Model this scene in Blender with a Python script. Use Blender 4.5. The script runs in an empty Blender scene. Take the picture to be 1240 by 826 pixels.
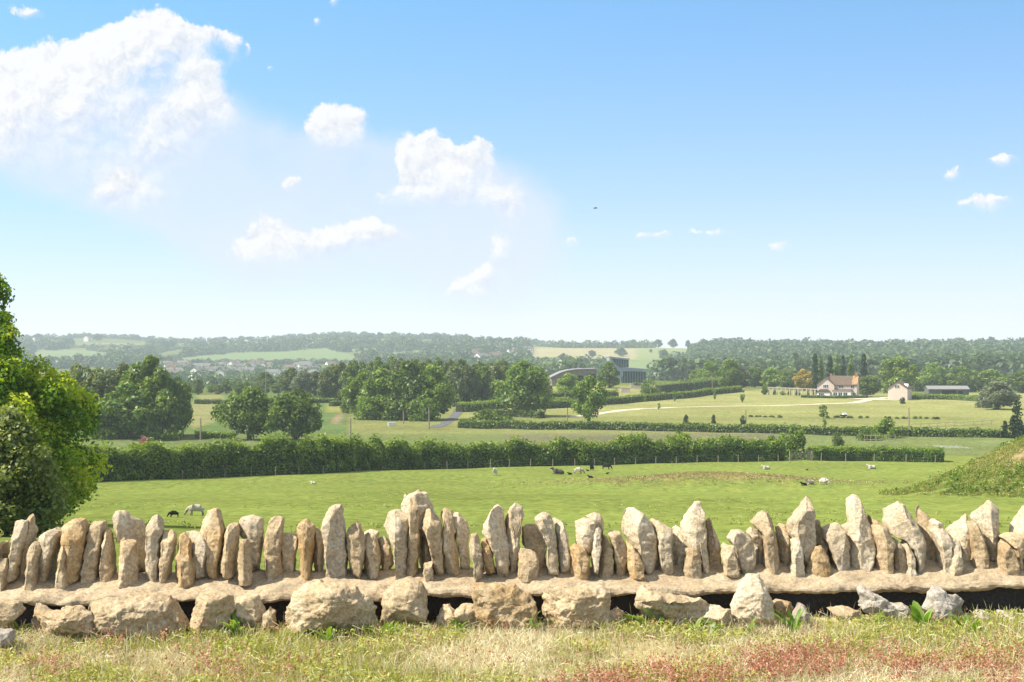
import bpy, bmesh, math, random
import numpy as np
from mathutils import Vector, Matrix

random.seed(7)
RNG = np.random.default_rng(7)
S = bpy.context.scene
COL = S.collection
F = 1722.0            # focal length in photo pixels (photo 1240 x 826)
CX, CY = 620.0, 413.0
R = math.radians

# ------------------------------------------------------------------ helpers
def _hash(ix, iy, iz, seed):
    h = (ix * 374761393 + iy * 668265263 + iz * 2147483647 + seed * 1274126177) & 0xFFFFFFFF
    h = ((h ^ (h >> 13)) * 1274126177) & 0xFFFFFFFF
    h = (h ^ (h >> 16)) & 0xFFFFFFFF
    return h.astype(np.float64) / 4294967295.0 * 2 - 1

def vnoise(p, seed=0):
    p = np.asarray(p, float)
    i = np.floor(p).astype(np.int64)
    f = p - i
    u = f * f * f * (f * (f * 6 - 15) + 10)
    out = 0
    for dx in (0, 1):
        wx = u[:, 0] if dx else 1 - u[:, 0]
        for dy in (0, 1):
            wy = u[:, 1] if dy else 1 - u[:, 1]
            for dz in (0, 1):
                wz = u[:, 2] if dz else 1 - u[:, 2]
                out = out + wx * wy * wz * _hash(i[:, 0] + dx, i[:, 1] + dy, i[:, 2] + dz, seed)
    return out

def fbm(p, octv=4, seed=0, gain=0.5):
    p = np.asarray(p, float)
    a, s, out = 1.0, 1.0, 0
    for k in range(octv):
        out = out + a * vnoise(p * s + 17.3 * k, seed + k)
        a *= gain
        s *= 2.03
    return out

def link(o, parent=None):
    COL.objects.link(o)
    if parent is not None:
        o.parent = parent
    return o

def np_mesh(name, verts, faces, tint=None, smooth=False):
    """verts (n,3); faces (m,k) array with constant k, or list of such arrays"""
    verts = np.asarray(verts, np.float32)
    if not isinstance(faces, list):
        faces = [faces]
    faces = [np.asarray(f, np.int32) for f in faces if len(f)]
    me = bpy.data.meshes.new(name)
    me.vertices.add(len(verts))
    me.vertices.foreach_set('co', verts.ravel())
    nl = sum(f.size for f in faces)
    nf = sum(len(f) for f in faces)
    me.loops.add(nl)
    me.loops.foreach_set('vertex_index', np.concatenate([f.ravel() for f in faces]))
    me.polygons.add(nf)
    starts, tot, acc = [], [], 0
    for f in faces:
        k = f.shape[1]
        starts.append(acc + np.arange(len(f)) * k)
        tot.append(np.full(len(f), k))
        acc += f.size
    me.polygons.foreach_set('loop_start', np.concatenate(starts).astype(np.int32))
    me.polygons.foreach_set('loop_total', np.concatenate(tot).astype(np.int32))
    if smooth:
        me.polygons.foreach_set('use_smooth', np.ones(nf, bool))
    if tint is not None:
        tint = np.asarray(tint, np.float32)
        if tint.ndim == 1:
            a = me.attributes.new('tint', 'FLOAT', 'POINT')
            a.data.foreach_set('value', tint)
        else:
            a = me.attributes.new('tint', 'FLOAT_COLOR', 'POINT')
            c = np.ones((len(tint), 4), np.float32)
            c[:, :3] = tint
            a.data.foreach_set('color', c.ravel())
    me.update(calc_edges=True)
    return me

def obj(name, me, mat=None, parent=None, loc=None):
    o = bpy.data.objects.new(name, me)
    if mat is not None:
        if isinstance(mat, (list, tuple)):
            for m in mat:
                me.materials.append(m)
        else:
            me.materials.append(mat)
    if loc is not None:
        o.location = loc
    return link(o, parent)

def tag(o, label=None, cat=None, group=None, kind=None):
    if label: o['label'] = label
    if cat: o['category'] = cat
    if group: o['group'] = group
    if kind: o['kind'] = kind
    return o

def thing(name, loc, label, cat, group=None, rz=0):
    o = bpy.data.objects.new(name, None)
    o.empty_display_size = 0.2
    o.location = loc
    o.rotation_euler = (0, 0, rz)
    link(o)
    return tag(o, label, cat, group)

def copy_tree(o, parent=None):
    c = o.copy()
    COL.objects.link(c)
    if parent is not None:
        c.parent = parent
    for ch in list(o.children):
        copy_tree(ch, c)
    return c

class MB:
    """collects boxes, prisms, tubes into one mesh"""
    def __init__(s):
        s.v, s.f = [], []
    def add(s, vs, fs):
        b = len(s.v)
        s.v += [tuple(p) for p in vs]
        s.f += [tuple(b + i for i in f) for f in fs]
        return s
    def box(s, x0, x1, y0, y1, z0, z1):
        vs = [(x0,y0,z0),(x1,y0,z0),(x1,y1,z0),(x0,y1,z0),(x0,y0,z1),(x1,y0,z1),(x1,y1,z1),(x0,y1,z1)]
        return s.add(vs, [(0,3,2,1),(4,5,6,7),(0,1,5,4),(1,2,6,5),(2,3,7,6),(3,0,4,7)])
    def prism_y(s, poly, y0, y1):
        """poly in (x,z), counter-clockwise seen from -y"""
        n = len(poly)
        vs = [(x, y0, z) for x, z in poly] + [(x, y1, z) for x, z in poly]
        fs = [tuple(range(n)), tuple(range(2*n-1, n-1, -1))]
        fs += [(i, i+n, (i+1) % n + n, (i+1) % n) for i in range(n)]
        return s.add(vs, fs)
    def prism_x(s, poly, x0, x1):
        n = len(poly)
        vs = [(x0, y, z) for y, z in poly] + [(x1, y, z) for y, z in poly]
        fs = [tuple(range(n-1, -1, -1)), tuple(range(n, 2*n))]
        fs += [(i, (i+1) % n, (i+1) % n + n, i+n) for i in range(n)]
        return s.add(vs, fs)
    def tube(s, pts, rad, n=7):
        pts = [Vector(p) for p in pts]
        b = len(s.v)
        for i, p in enumerate(pts):
            d = (pts[min(i+1, len(pts)-1)] - pts[max(i-1, 0)]).normalized()
            a = d.cross(Vector((0.31, 0.9, 0.2))).normalized()
            c = d.cross(a)
            r = rad[i] if isinstance(rad, (list, tuple)) else rad
            for k in range(n):
                t = 2*math.pi*k/n
                s.v.append(tuple(p + a*(r*math.cos(t)) + c*(r*math.sin(t))))
        for i in range(len(pts)-1):
            for k in range(n):
                s.f.append((b+i*n+k, b+i*n+(k+1) % n, b+(i+1)*n+(k+1) % n, b+(i+1)*n+k))
        s.f.append(tuple(b+k for k in range(n-1, -1, -1)))
        e = b+(len(pts)-1)*n
        s.f.append(tuple(e+k for k in range(n)))
        return s
    def mesh(s, name):
        me = bpy.data.meshes.new(name)
        me.from_pydata(s.v, [], s.f)
        me.update()
        return me
    def build(s, name, mat, parent=None, loc=None):
        me = s.mesh(name)
        bm = bmesh.new(); bm.from_mesh(me)
        bmesh.ops.recalc_face_normals(bm, faces=bm.faces)
        bm.to_mesh(me); bm.free()
        return obj(name, me, mat, parent, loc)

# ------------------------------------------------------------------ materials
def new_mat(name):
    m = bpy.data.materials.new(name)
    m.use_nodes = True
    nt = m.node_tree
    nt.nodes.clear()
    out = nt.nodes.new('ShaderNodeOutputMaterial')
    return m, nt, out

def nd(nt, typ, **kw):
    n = nt.nodes.new(typ)
    for k, v in kw.items():
        if k.startswith('i_'):
            n.inputs[k[2:].replace('_', ' ')].default_value = v
        else:
            setattr(n, k, v)
    return n

def ramp(nt, fac, stops):
    n = nt.nodes.new('ShaderNodeValToRGB')
    el = n.color_ramp.elements
    while len(el) > 1:
        el.remove(el[0])
    el[0].position, el[0].color = stops[0][0], (*stops[0][1], 1)
    for p, c in stops[1:]:
        e = el.new(p)
        e.color = (*c, 1)
    if fac is not None:
        nt.links.new(fac, n.inputs[0])
    return n.outputs[0]

def simple_mat(name, col, rough=0.8, var=0.25, scale=6.0, bump=0.0, metal=0.0, spec=0.3):
    m, nt, out = new_mat(name)
    L = nt.links.new
    geo = nd(nt, 'ShaderNodeNewGeometry')
    noi = nd(nt, 'ShaderNodeTexNoise', i_Scale=scale, i_Detail=5.0)
    L(geo.outputs['Position'], noi.inputs['Vector'])
    c0 = tuple(c*(1-var) for c in col); c1 = tuple(min(1, c*(1+var)) for c in col)
    c = ramp(nt, noi.outputs['Fac'], [(0.3, c0), (0.7, c1)])
    b = nd(nt, 'ShaderNodeBsdfPrincipled', i_Roughness=rough, i_Metallic=metal)
    b.inputs['Specular IOR Level'].default_value = spec
    L(c, b.inputs['Base Color'])
    if bump:
        bp = nd(nt, 'ShaderNodeBump', i_Strength=bump, i_Distance=0.05)
        L(noi.outputs['Fac'], bp.inputs['Height'])
        L(bp.outputs['Normal'], b.inputs['Normal'])
    L(b.outputs[0], out.inputs[0])
    return m

def leaf_mat(name, stops, transl=0.35, scale=0.4, tcol=None, noise_amt=0.3):
    """stops: colours over a per-leaf random value"""
    m, nt, out = new_mat(name)
    L = nt.links.new
    at = nd(nt, 'ShaderNodeAttribute', attribute_name='tint')
    geo = nd(nt, 'ShaderNodeNewGeometry')
    noi = nd(nt, 'ShaderNodeTexNoise', i_Scale=scale, i_Detail=2.0)
    L(geo.outputs['Position'], noi.inputs['Vector'])
    ma = nd(nt, 'ShaderNodeMath', operation='MULTIPLY_ADD')
    L(noi.outputs['Fac'], ma.inputs[0]); ma.inputs[1].default_value = noise_amt*2
    sb = nd(nt, 'ShaderNodeMath', operation='SUBTRACT')
    L(at.outputs['Fac'], sb.inputs[0]); sb.inputs[1].default_value = noise_amt
    L(sb.outputs[0], ma.inputs[2])
    oi = nd(nt, 'ShaderNodeObjectInfo')
    hs = nd(nt, 'ShaderNodeHueSaturation')
    mr = nd(nt, 'ShaderNodeMapRange'); L(oi.outputs['Random'], mr.inputs[0])
    mr.inputs[3].default_value = 0.8; mr.inputs[4].default_value = 1.2
    L(mr.outputs[0], hs.inputs['Value'])
    c = ramp(nt, ma.outputs[0], stops)
    L(c, hs.inputs['Color'])
    d = nd(nt, 'ShaderNodeBsdfDiffuse')
    t = nd(nt, 'ShaderNodeBsdfTranslucent')
    L(hs.outputs[0], d.inputs[0])
    mx = nd(nt, 'ShaderNodeMix', data_type='RGBA', blend_type='MULTIPLY')
    mx.inputs[0].default_value = 1.0
    L(hs.outputs[0], mx.inputs[6]); mx.inputs[7].default_value = tcol or (1.5, 1.5, 0.6, 1)
    L(mx.outputs[2], t.inputs[0])
    ms = nd(nt, 'ShaderNodeMixShader'); ms.inputs[0].default_value = transl
    L(d.outputs[0], ms.inputs[1]); L(t.outputs[0], ms.inputs[2])
    g = nd(nt, 'ShaderNodeBsdfGlossy', i_Roughness=0.45)
    ms2 = nd(nt, 'ShaderNodeMixShader'); ms2.inputs[0].default_value = 0.025
    L(ms.outputs[0], ms2.inputs[1]); L(g.outputs[0], ms2.inputs[2])
    L(ms2.outputs[0], out.inputs[0])
    return m

def stone_mat(name, a, b, c, stain=(0.30, 0.20, 0.10), bump=0.85, sc=1.0):
    m, nt, out = new_mat(name)
    L = nt.links.new
    geo = nd(nt, 'ShaderNodeNewGeometry')
    oi = nd(nt, 'ShaderNodeObjectInfo')
    add = nd(nt, 'ShaderNodeVectorMath', operation='MULTIPLY_ADD')
    cmb = nd(nt, 'ShaderNodeCombineXYZ')
    for k in range(3): L(oi.outputs['Random'], cmb.inputs[k])
    add.inputs[1].default_value = (37.0, 11.0, 23.0)
    L(cmb.outputs[0], add.inputs[0]); L(geo.outputs['Position'], add.inputs[2])
    n1 = nd(nt, 'ShaderNodeTexNoise', i_Scale=7.0*sc, i_Detail=6.0, i_Roughness=0.6)
    n2 = nd(nt, 'ShaderNodeTexNoise', i_Scale=58.0*sc, i_Detail=6.0, i_Roughness=0.75)
    n3 = nd(nt, 'ShaderNodeTexNoise', i_Scale=3.5*sc, i_Detail=3.0)
    n4 = nd(nt, 'ShaderNodeTexNoise', i_Scale=160.0*sc, i_Detail=4.0, i_Roughness=0.7)
    for n in (n1, n2, n4): L(add.outputs[0], n.inputs['Vector'])
    sh = nd(nt, 'ShaderNodeVectorMath', operation='ADD'); sh.inputs[1].default_value = (5.2, 9.1, 3.3)
    L(add.outputs[0], sh.inputs[0]); L(sh.outputs[0], n3.inputs['Vector'])
    col = ramp(nt, n1.outputs['Fac'], [(0.28, a), (0.5, b), (0.72, c)])
    # iron stains and small dark pits that belong to the stone
    mk = nd(nt, 'ShaderNodeMapRange'); L(n3.outputs['Fac'], mk.inputs[0])
    mk.inputs[1].default_value = 0.56; mk.inputs[2].default_value = 0.74; mk.inputs[4].default_value = 0.5
    mx = nd(nt, 'ShaderNodeMix', data_type='RGBA'); L(mk.outputs[0], mx.inputs[0])
    L(col, mx.inputs[6]); mx.inputs[7].default_value = (*stain, 1)
    pk = nd(nt, 'ShaderNodeMapRange'); L(n2.outputs['Fac'], pk.inputs[0])
    pk.inputs[1].default_value = 0.30; pk.inputs[2].default_value = 0.62
    pk.inputs[3].default_value = 0.42; pk.inputs[4].default_value = 1.08
    mm = nd(nt, 'ShaderNodeMix', data_type='RGBA', blend_type='MULTIPLY'); mm.inputs[0].default_value = 1
    L(mx.outputs[2], mm.inputs[6]); L(pk.outputs[0], mm.inputs[7])
    hs = nd(nt, 'ShaderNodeHueSaturation'); L(mm.outputs[2], hs.inputs['Color'])
    mr = nd(nt, 'ShaderNodeMapRange'); L(oi.outputs['Random'], mr.inputs[0])
    mr.inputs[3].default_value = 0.85; mr.inputs[4].default_value = 1.1
    L(mr.outputs[0], hs.inputs['Value'])
    bs = nd(nt, 'ShaderNodeBsdfPrincipled', i_Roughness=0.92)
    bs.inputs['Specular IOR Level'].default_value = 0.15
    L(hs.outputs[0], bs.inputs['Base Color'])
    hm = nd(nt, 'ShaderNodeMath', operation='MULTIPLY_ADD'); hm.inputs[1].default_value = 0.35
    L(n4.outputs['Fac'], hm.inputs[0]); L(n2.outputs['Fac'], hm.inputs[2])
    bp = nd(nt, 'ShaderNodeBump', i_Strength=bump, i_Distance=0.02)
    L(hm.outputs[0], bp.inputs['Height']); L(bp.outputs['Normal'], bs.inputs['Normal'])
    L(bs.outputs[0], out.inputs[0])
    return m

M = {}
M['stone_cream'] = stone_mat('cream limestone', (0.62,0.485,0.31), (0.73,0.605,0.42), (0.82,0.715,0.545), stain=(0.50,0.36,0.19))
M['stone_tan'] = stone_mat('tan limestone', (0.51,0.375,0.215), (0.63,0.49,0.305), (0.73,0.60,0.415), stain=(0.42,0.27,0.13))
M['stone_ochre'] = stone_mat('ochre limestone', (0.50,0.32,0.14), (0.61,0.44,0.24), (0.69,0.54,0.35), stain=(0.52,0.28,0.09))
M['stone_grey'] = stone_mat('pale grey limestone', (0.50,0.43,0.34), (0.60,0.53,0.44), (0.69,0.63,0.54), stain=(0.35,0.3,0.22))
M['mortar'] = stone_mat('sandy mortar', (0.47,0.36,0.225), (0.57,0.45,0.295), (0.65,0.53,0.365), stain=(0.36,0.27,0.17), bump=0.6, sc=1.3)
M['membrane'] = simple_mat('black membrane', (0.02,0.02,0.022), rough=0.55, var=0.5, scale=60, bump=0.4)

def palette(name, dark, mid, light, **kw):
    M[name] = leaf_mat(name, [(0.1, dark), (0.5, mid), (0.9, light)], **kw)
palette('leaf_big', (0.065, 0.135, 0.01), (0.17, 0.285, 0.018), (0.46, 0.5, 0.05), transl=0.42, scale=0.5)
palette('leaf_pale', (0.13, 0.18, 0.045), (0.23, 0.28, 0.085), (0.38, 0.42, 0.16), transl=0.38, scale=0.8)
palette('leaf_dark', (0.054, 0.104, 0.016), (0.108, 0.176, 0.025), (0.2, 0.275, 0.042), transl=0.3)
palette('leaf_mid', (0.08, 0.146, 0.019), (0.148, 0.23, 0.03), (0.265, 0.34, 0.05), transl=0.33)
palette('leaf_light', (0.065, 0.12, 0.022), (0.12, 0.19, 0.036), (0.21, 0.27, 0.06), transl=0.35)
palette('leaf_olive', (0.075, 0.105, 0.035), (0.13, 0.165, 0.055), (0.2, 0.235, 0.085), transl=0.33)
palette('leaf_hedge', (0.06, 0.12, 0.014), (0.13, 0.22, 0.026), (0.3, 0.385, 0.055), transl=0.35, scale=0.6)
palette('leaf_rough', (0.15, 0.18, 0.035), (0.26, 0.28, 0.07), (0.38, 0.37, 0.13), transl=0.35, scale=0.25)
palette('leaf_straw', (0.18,0.16,0.055), (0.28,0.235,0.095), (0.40,0.33,0.16), transl=0.25, scale=0.3, tcol=(1.1,1.0,0.8,1))
palette('leaf_fir', (0.014,0.038,0.014), (0.026,0.058,0.02), (0.045,0.085,0.03), transl=0.2)
palette('leaf_copper', (0.030,0.014,0.016), (0.055,0.025,0.026), (0.09,0.05,0.045), transl=0.25, tcol=(1.4,0.8,0.7,1))
palette('leaf_gold', (0.27,0.20,0.025), (0.43,0.33,0.045), (0.56,0.45,0.08), transl=0.35)
palette('leaf_grey', (0.09,0.11,0.07), (0.15,0.175,0.11), (0.22,0.245,0.16), transl=0.3)
palette('leaf_pink', (0.35,0.08,0.09), (0.5,0.16,0.18), (0.6,0.3,0.3), transl=0.3, tcol=(1,1,1,1))
palette('leaf_far', (0.03, 0.062, 0.02), (0.058, 0.102, 0.03), (0.1, 0.15, 0.042), transl=0.25, scale=0.02)
M['bark'] = simple_mat('bark', (0.09,0.07,0.05), 0.95, 0.35, 3.0, 0.4)
M['wood'] = simple_mat('weathered wood', (0.27,0.23,0.17), 0.9, 0.3, 8.0)
M['pole'] = simple_mat('pole timber', (0.25,0.21,0.155), 0.9, 0.25, 4.0)
M['wire'] = simple_mat('galvanised wire', (0.30,0.30,0.30), 0.5, 0.1, 3.0, metal=0.6)

# ------------------------------------------------------------------ terrain
NEAR = [(0,-1.52),(5.6,-1.52),(6.3,-1.48),(6.85,-1.445),(8.0,-1.445),(8.7,-1.95),(12,-2.5),(20,-3.4),(50,-6.7),(96,-11.3),(135,-14.4),(172,-16.7),(200,-17.9),
        (250,-19.4),(300,-19.8),(400,-19.75),(500,-19.7)]
COLS = {
  0:   [(560,477),(800,468),(1200,460),(1500,452),(1800,443),(2100,434),(2500,423),(2800,414),(3000,410.0),(3400,417)],
  110: [(560,477),(800,469),(1200,462),(1500,453),(1750,443),(2050,435),(2450,424),(2800,411.5),(3000,405.5),(3400,413)],
  230: [(560,477),(800,469),(1200,462),(1500,454),(1750,445),(2050,436),(2450,424),(2750,416),(2950,413),(3400,419)],
  300: [(560,477),(800,470),(1200,463),(1500,455),(1700,446),(2000,438),(2350,426),(2750,414.5),(2950,410.5),(3400,419)],
  410: [(560,476),(900,468),(1300,458),(1600,448),(1900,440),(2300,425),(2700,410),(2900,404.0),(3300,415)],
  530: [(560,476),(900,466),(1300,455),(1700,442),(2100,430),(2500,413.5),(2700,406.5),(3100,416)],
  625: [(560,473),(900,464),(1300,455),(1700,443),(2100,429),(2400,418),(2600,413.5),(3100,422)],
  690: [(560,468),(620,461),(750,457),(1100,456),(1400,452),(1700,446),(2000,431),(2250,419.5),(2500,421),(3000,428)],
  800: [(560,468),(620,460),(720,461),(1000,463),(1300,458),(1600,448),(1900,430),(2150,418.5),(2500,423),(3000,428)],
  900: [(560,470),(650,468),(900,469),(1200,458),(1500,444),(1800,429),(2050,422),(2400,426)],
  1050:[(560,476),(650,474),(900,468),(1200,455),(1500,440),(1800,428),(2000,423),(2400,428)],
  1240:[(560,476),(700,474),(900,466),(1200,453),(1500,438),(1800,427),(2000,422),(2400,428)],
}
PXC = np.array(sorted(COLS))
LY = np.linspace(math.log(4), math.log(12000), 900)
_YS = np.exp(LY)
TAB = []
for p in PXC:
    far = [(Y, -(y-CY)*Y/F) for Y, y in COLS[p]] + [(12000, -60.0)]
    pts = NEAR + far
    z = np.interp(_YS, [a for a, b in pts], [b for a, b in pts])
    k = np.exp(-0.5*(np.arange(-24, 25)/8.0)**2); k /= k.sum()
    zs = np.convolve(np.pad(z, 24, mode='edge'), k, 'valid')
    w = np.clip((_YS-9)/14, 0, 1)          # leave the drop at the wall crisp
    TAB.append(z*(1-w)+zs*w)
TAB = np.array(TAB)

def HN(X, Y):
    X = np.asarray(X, float); Y = np.asarray(Y, float)
    Yc = np.maximum(Y, 4.01)
    px = CX + F*X/Yc
    t = np.interp(px, PXC, np.arange(len(PXC)))
    i = np.clip(np.floor(t).astype(int), 0, len(PXC)-2); fx = t-i
    fx = fx*fx*(3-2*fx)
    u = (np.log(Yc)-LY[0])/(LY[1]-LY[0])
    j = np.clip(np.floor(u).astype(int), 0, len(LY)-2); fy = np.clip(u-j, 0, 1)
    z = (TAB[i, j]*(1-fy)+TAB[i, j+1]*fy)*(1-fx) + (TAB[i+1, j]*(1-fy)+TAB[i+1, j+1]*fy)*fx
    # grassy mound at the right of the field
    dx = (X-56.0)/20.0; dy = (Y-128.0)/15.0
    rr = np.sqrt(dx*dx+dy*dy)
    m = np.clip(1.18-rr, 0, 1); m = m*m*(3-2*m)
    z = z + m*6.4
    # long low rough hump in the pasture
    dx = (X-22.5)/13.0; dy = (Y-161.0)/8.0
    z = z + 0.75*np.exp(-(dx*dx+dy*dy)*1.6)
    # gentle unevenness
    q = np.stack([X/23.0, Y/23.0, np.zeros_like(X)], -1).reshape(-1, 3)
    b = (vnoise(q, 3)*0.28+vnoise(q*3.1, 5)*0.09).reshape(X.shape)
    z = z + b*np.clip((Y-15)/40, 0, 1)*np.clip((700-Y)/300, 0.0, 1)
    return z

def H(x, y):
    return float(HN(np.array([x]), np.array([y]))[0])

def hit(px, y, dmin=20.0, dmax=4000.0):
    """first meeting of the sight line through a photo pixel with the terrain beyond dmin"""
    Ys = np.exp(np.linspace(math.log(dmin), math.log(dmax), 1200))
    X = (px-CX)/F*Ys
    zr = -(y-CY)/F*Ys
    d = zr - HN(X, Ys)
    k = np.where(d < 0)[0]
    if len(k) == 0:
        return None
    k = k[0]
    if k == 0:
        return (X[0], Ys[0], H(X[0], Ys[0]))
    t = d[k-1]/(d[k-1]-d[k])
    Yv = Ys[k-1]+(Ys[k]-Ys[k-1])*t
    x = (px-CX)/F*Yv
    return (x, Yv, H(x, Yv))

def on(px, Y):
    x = (px-CX)/F*Y
    return (x, Y, H(x, Y))

def inpoly(px, py, poly):
    px = np.asarray(px); py = np.asarray(py)
    r = np.zeros(px.shape, bool)
    n = len(poly)
    for a in range(n):
        x0, y0 = poly[a]; x1, y1 = poly[(a+1) % n]
        if y0 == y1: continue
        c = ((y0 > py) != (y1 > py)) & (px < (x1-x0)*(py-y0)/(y1-y0)+x0)
        r ^= c
    return r

# ground sheet
cols = np.concatenate([-np.geomspace(9000, 320, 34), np.arange(-300, 1541, 3.0), 1240+np.geomspace(320, 9000, 34)])
rows = np.concatenate([[-150, -60, -20, 0, 3], np.exp(np.linspace(math.log(4.5), math.log(9500), 760))])
PX, YY = np.meshgrid(cols, rows)
SC = np.where(YY > 4.5, YY, 4.5+np.abs(YY-4.5)*0.6)
XX = (PX-CX)/F*SC
ZZ = HN(XX, YY)
PY = CY - ZZ*F/np.maximum(YY, 4)
GC = np.zeros(XX.shape+(3,))
GC[:] = (0.105, 0.135, 0.040)
def paint(poly, c, y0=0, y1=1e9):
    m = inpoly(PX, PY, poly) & (YY > y0) & (YY < y1)
    GC[m] = c
def paintd(c, y0, y1, x0=-1e9, x1=1e9):
    m = (YY > y0) & (YY < y1) & (PX > x0) & (PX < x1)
    GC[m] = c
PAST = (0.150, 0.190, 0.045)
paintd((0.40, 0.33, 0.17), -1e9, 7.9)                 # dry verge
paintd(PAST, 7.9, 235)
paintd((0.125, 0.155, 0.055), 236, 300)                 # valley strip behind hedge
paintd((0.13, 0.135, 0.07), 236, 300, 610, 960)
paintd((0.10, 0.15, 0.05), 300, 560, -2000, 420)
LAWN = (0.205, 0.218, 0.080)
paintd((0.17, 0.185, 0.065), 300, 560, 420, 4000)
paintd(LAWN, 372, 570, 560, 4000)
paintd((0.22, 0.228, 0.088), 430, 570, 700, 4000)
paint([(240,478),(272,478),(272,492),(258,512),(232,520),(225,500)], (0.20,0.205,0.085), 250, 600)
paint([(406,503),(416,499),(412,513),(400,514)], (0.24,0.19,0.12), 250, 420)   # bare earth
paint([(396,487),(520,487),(500,500),(396,500)], (0.19,0.2,0.06), 250, 500)
# far fields on the hills
far_fields = [
  ([(195,436),(235,431),(300,426.5),(352,425),(395,420.5),(445,436),(425,441),(320,440),(210,438.5)], (0.14,0.195,0.075)),
  ([(85,417),(120,415.5),(180,416.5),(176,420),(92,421)], (0.22,0.22,0.10)),
  ([(40,424),(105,423.5),(138,428),(110,434),(40,434)], (0.15,0.2,0.085)),
  ([(180,426),(222,418.5),(236,419),(196,429)], (0.15,0.2,0.08)),
  ([(414,421),(458,417.5),(462,420),(426,425)], (0.16,0.2,0.08)),
  ([(455,428.5),(510,425),(522,430),(472,434)], (0.17,0.21,0.085)),
  ([(648,420.5),(700,421),(775,422),(770,436),(720,437),(640,437)], (0.27,0.25,0.125)),
  ([(770,421.5),(845,420),(840,426),(815,434),(770,436.5)], (0.18,0.215,0.085)),
  ([(740,437.5),(812,436.5),(800,447),(735,449)], (0.15,0.2,0.075)),
]
for poly, c in far_fields:
    paint(poly, c, 1000, 2900)
# rough patches in the pasture: straw hump and the mound
hx = np.exp(-(((XX-22.5)/13.0)**2+((YY-161.0)/7.0)**2)*1.5)
hn = fbm(np.stack([XX/2.2, YY/3.0, XX*0], -1).reshape(-1, 3), 3, 9).reshape(XX.shape)
w = np.clip((hx-0.34+hn*0.30)*2.2, 0, 0.8)[..., None]
GC = GC*(1-w)+np.array((0.25, 0.215, 0.085))*w
mr_ = np.sqrt(((XX-56)/20)**2+((YY-128)/15)**2)
w = np.clip((1.0-mr_+hn*0.12)*5, 0, 1)[..., None]
GC = GC*(1-w)+np.array((0.165, 0.175, 0.055))*w
e = np.clip((hn-0.25)*4, 0, 1)*np.clip((0.85-mr_)*5, 0, 1)
w = e[..., None]*0.8
GC = GC*(1-w)+np.array((0.30, 0.215, 0.12))*w
nr, nc = XX.shape
for _ in range(2):            # field edges are never knife sharp
    B = GC.copy()
    B[1:-1, 1:-1] = (GC[1:-1, 1:-1]*2+GC[:-2, 1:-1]+GC[2:, 1:-1]+GC[1:-1, :-2]+GC[1:-1, 2:])/6
    GC = np.where((YY > 215)[..., None], B, GC)
gv = np.stack([XX, YY, ZZ], -1).reshape(-1, 3)
ii = (np.arange(nr-1)[:, None]*nc+np.arange(nc-1)[None, :]).ravel()
gf = np.stack([ii, ii+1, ii+1+nc, ii+nc], -1)

def ground_mat():
    m, nt, out = new_mat('grass ground')
    L = nt.links.new
    at = nd(nt, 'ShaderNodeAttribute', attribute_name='tint')
    geo = nd(nt, 'ShaderNodeNewGeometry')
    def noise(scale, detail, stretch=(1, 1, 1)):
        mp = nd(nt, 'ShaderNodeMapping'); mp.inputs['Scale'].default_value = stretch
        L(geo.outputs['Position'], mp.inputs[0])
        n = nd(nt, 'ShaderNodeTexNoise', i_Scale=scale, i_Detail=detail, i_Roughness=0.65)
        L(mp.outputs[0], n.inputs['Vector'])
        return n.outputs['Fac']
    a, b, c = noise(0.045, 6), noise(1.6, 6, (1, 0.45, 1)), noise(0.25, 5, (1, 0.5, 1))
    def mult(col, fac, lo, hi, x0=0.3, x1=0.7):
        mrn = nd(nt, 'ShaderNodeMapRange'); L(fac, mrn.inputs[0])
        mrn.inputs[1].default_value = x0; mrn.inputs[2].default_value = x1
        mrn.inputs[3].default_value = lo; mrn.inputs[4].default_value = hi
        mm = nd(nt, 'ShaderNodeMix', data_type='RGBA', blend_type='MULTIPLY'); mm.inputs[0].default_value = 1
        L(col, mm.inputs[6]); L(mrn.outputs[0], mm.inputs[7])
        return mm.outputs[2]
    col = mult(at.outputs['Color'], a, 0.82, 1.18)
    col = mult(col, b, 0.62, 1.36)
    # straw-coloured seed heads among the green
    mk = nd(nt, 'ShaderNodeMapRange'); L(c, mk.inputs[0])
    mk.inputs[1].default_value = 0.46; mk.inputs[2].default_value = 0.72; mk.inputs[4].default_value = 0.5
    mx = nd(nt, 'ShaderNodeMix', data_type='RGBA'); L(mk.outputs[0], mx.inputs[0])
    L(col, mx.inputs[6])
    mt = nd(nt, 'ShaderNodeMix', data_type='RGBA', blend_type='MULTIPLY'); mt.inputs[0].default_value = 1
    L(col, mt.inputs[6]); mt.inputs[7].default_value = (1.45, 1.15, 1.15, 1)
    L(mt.outputs[2], mx.inputs[7])
    bs = nd(nt, 'ShaderNodeBsdfDiffuse', i_Roughness=0.5)
    L(mx.outputs[2], bs.inputs[0])
    bp = nd(nt, 'ShaderNodeBump', i_Strength=0.9, i_Distance=0.12)
    L(b, bp.inputs['Height']); L(bp.outputs['Normal'], bs.inputs['Normal'])
    L(bs.outputs[0], out.inputs[0])
    return m
M['ground'] = ground_mat()
tag(obj('ground', np_mesh('ground', gv, gf, GC.reshape(-1, 3), smooth=True), M['ground']), kind='structure')

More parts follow.
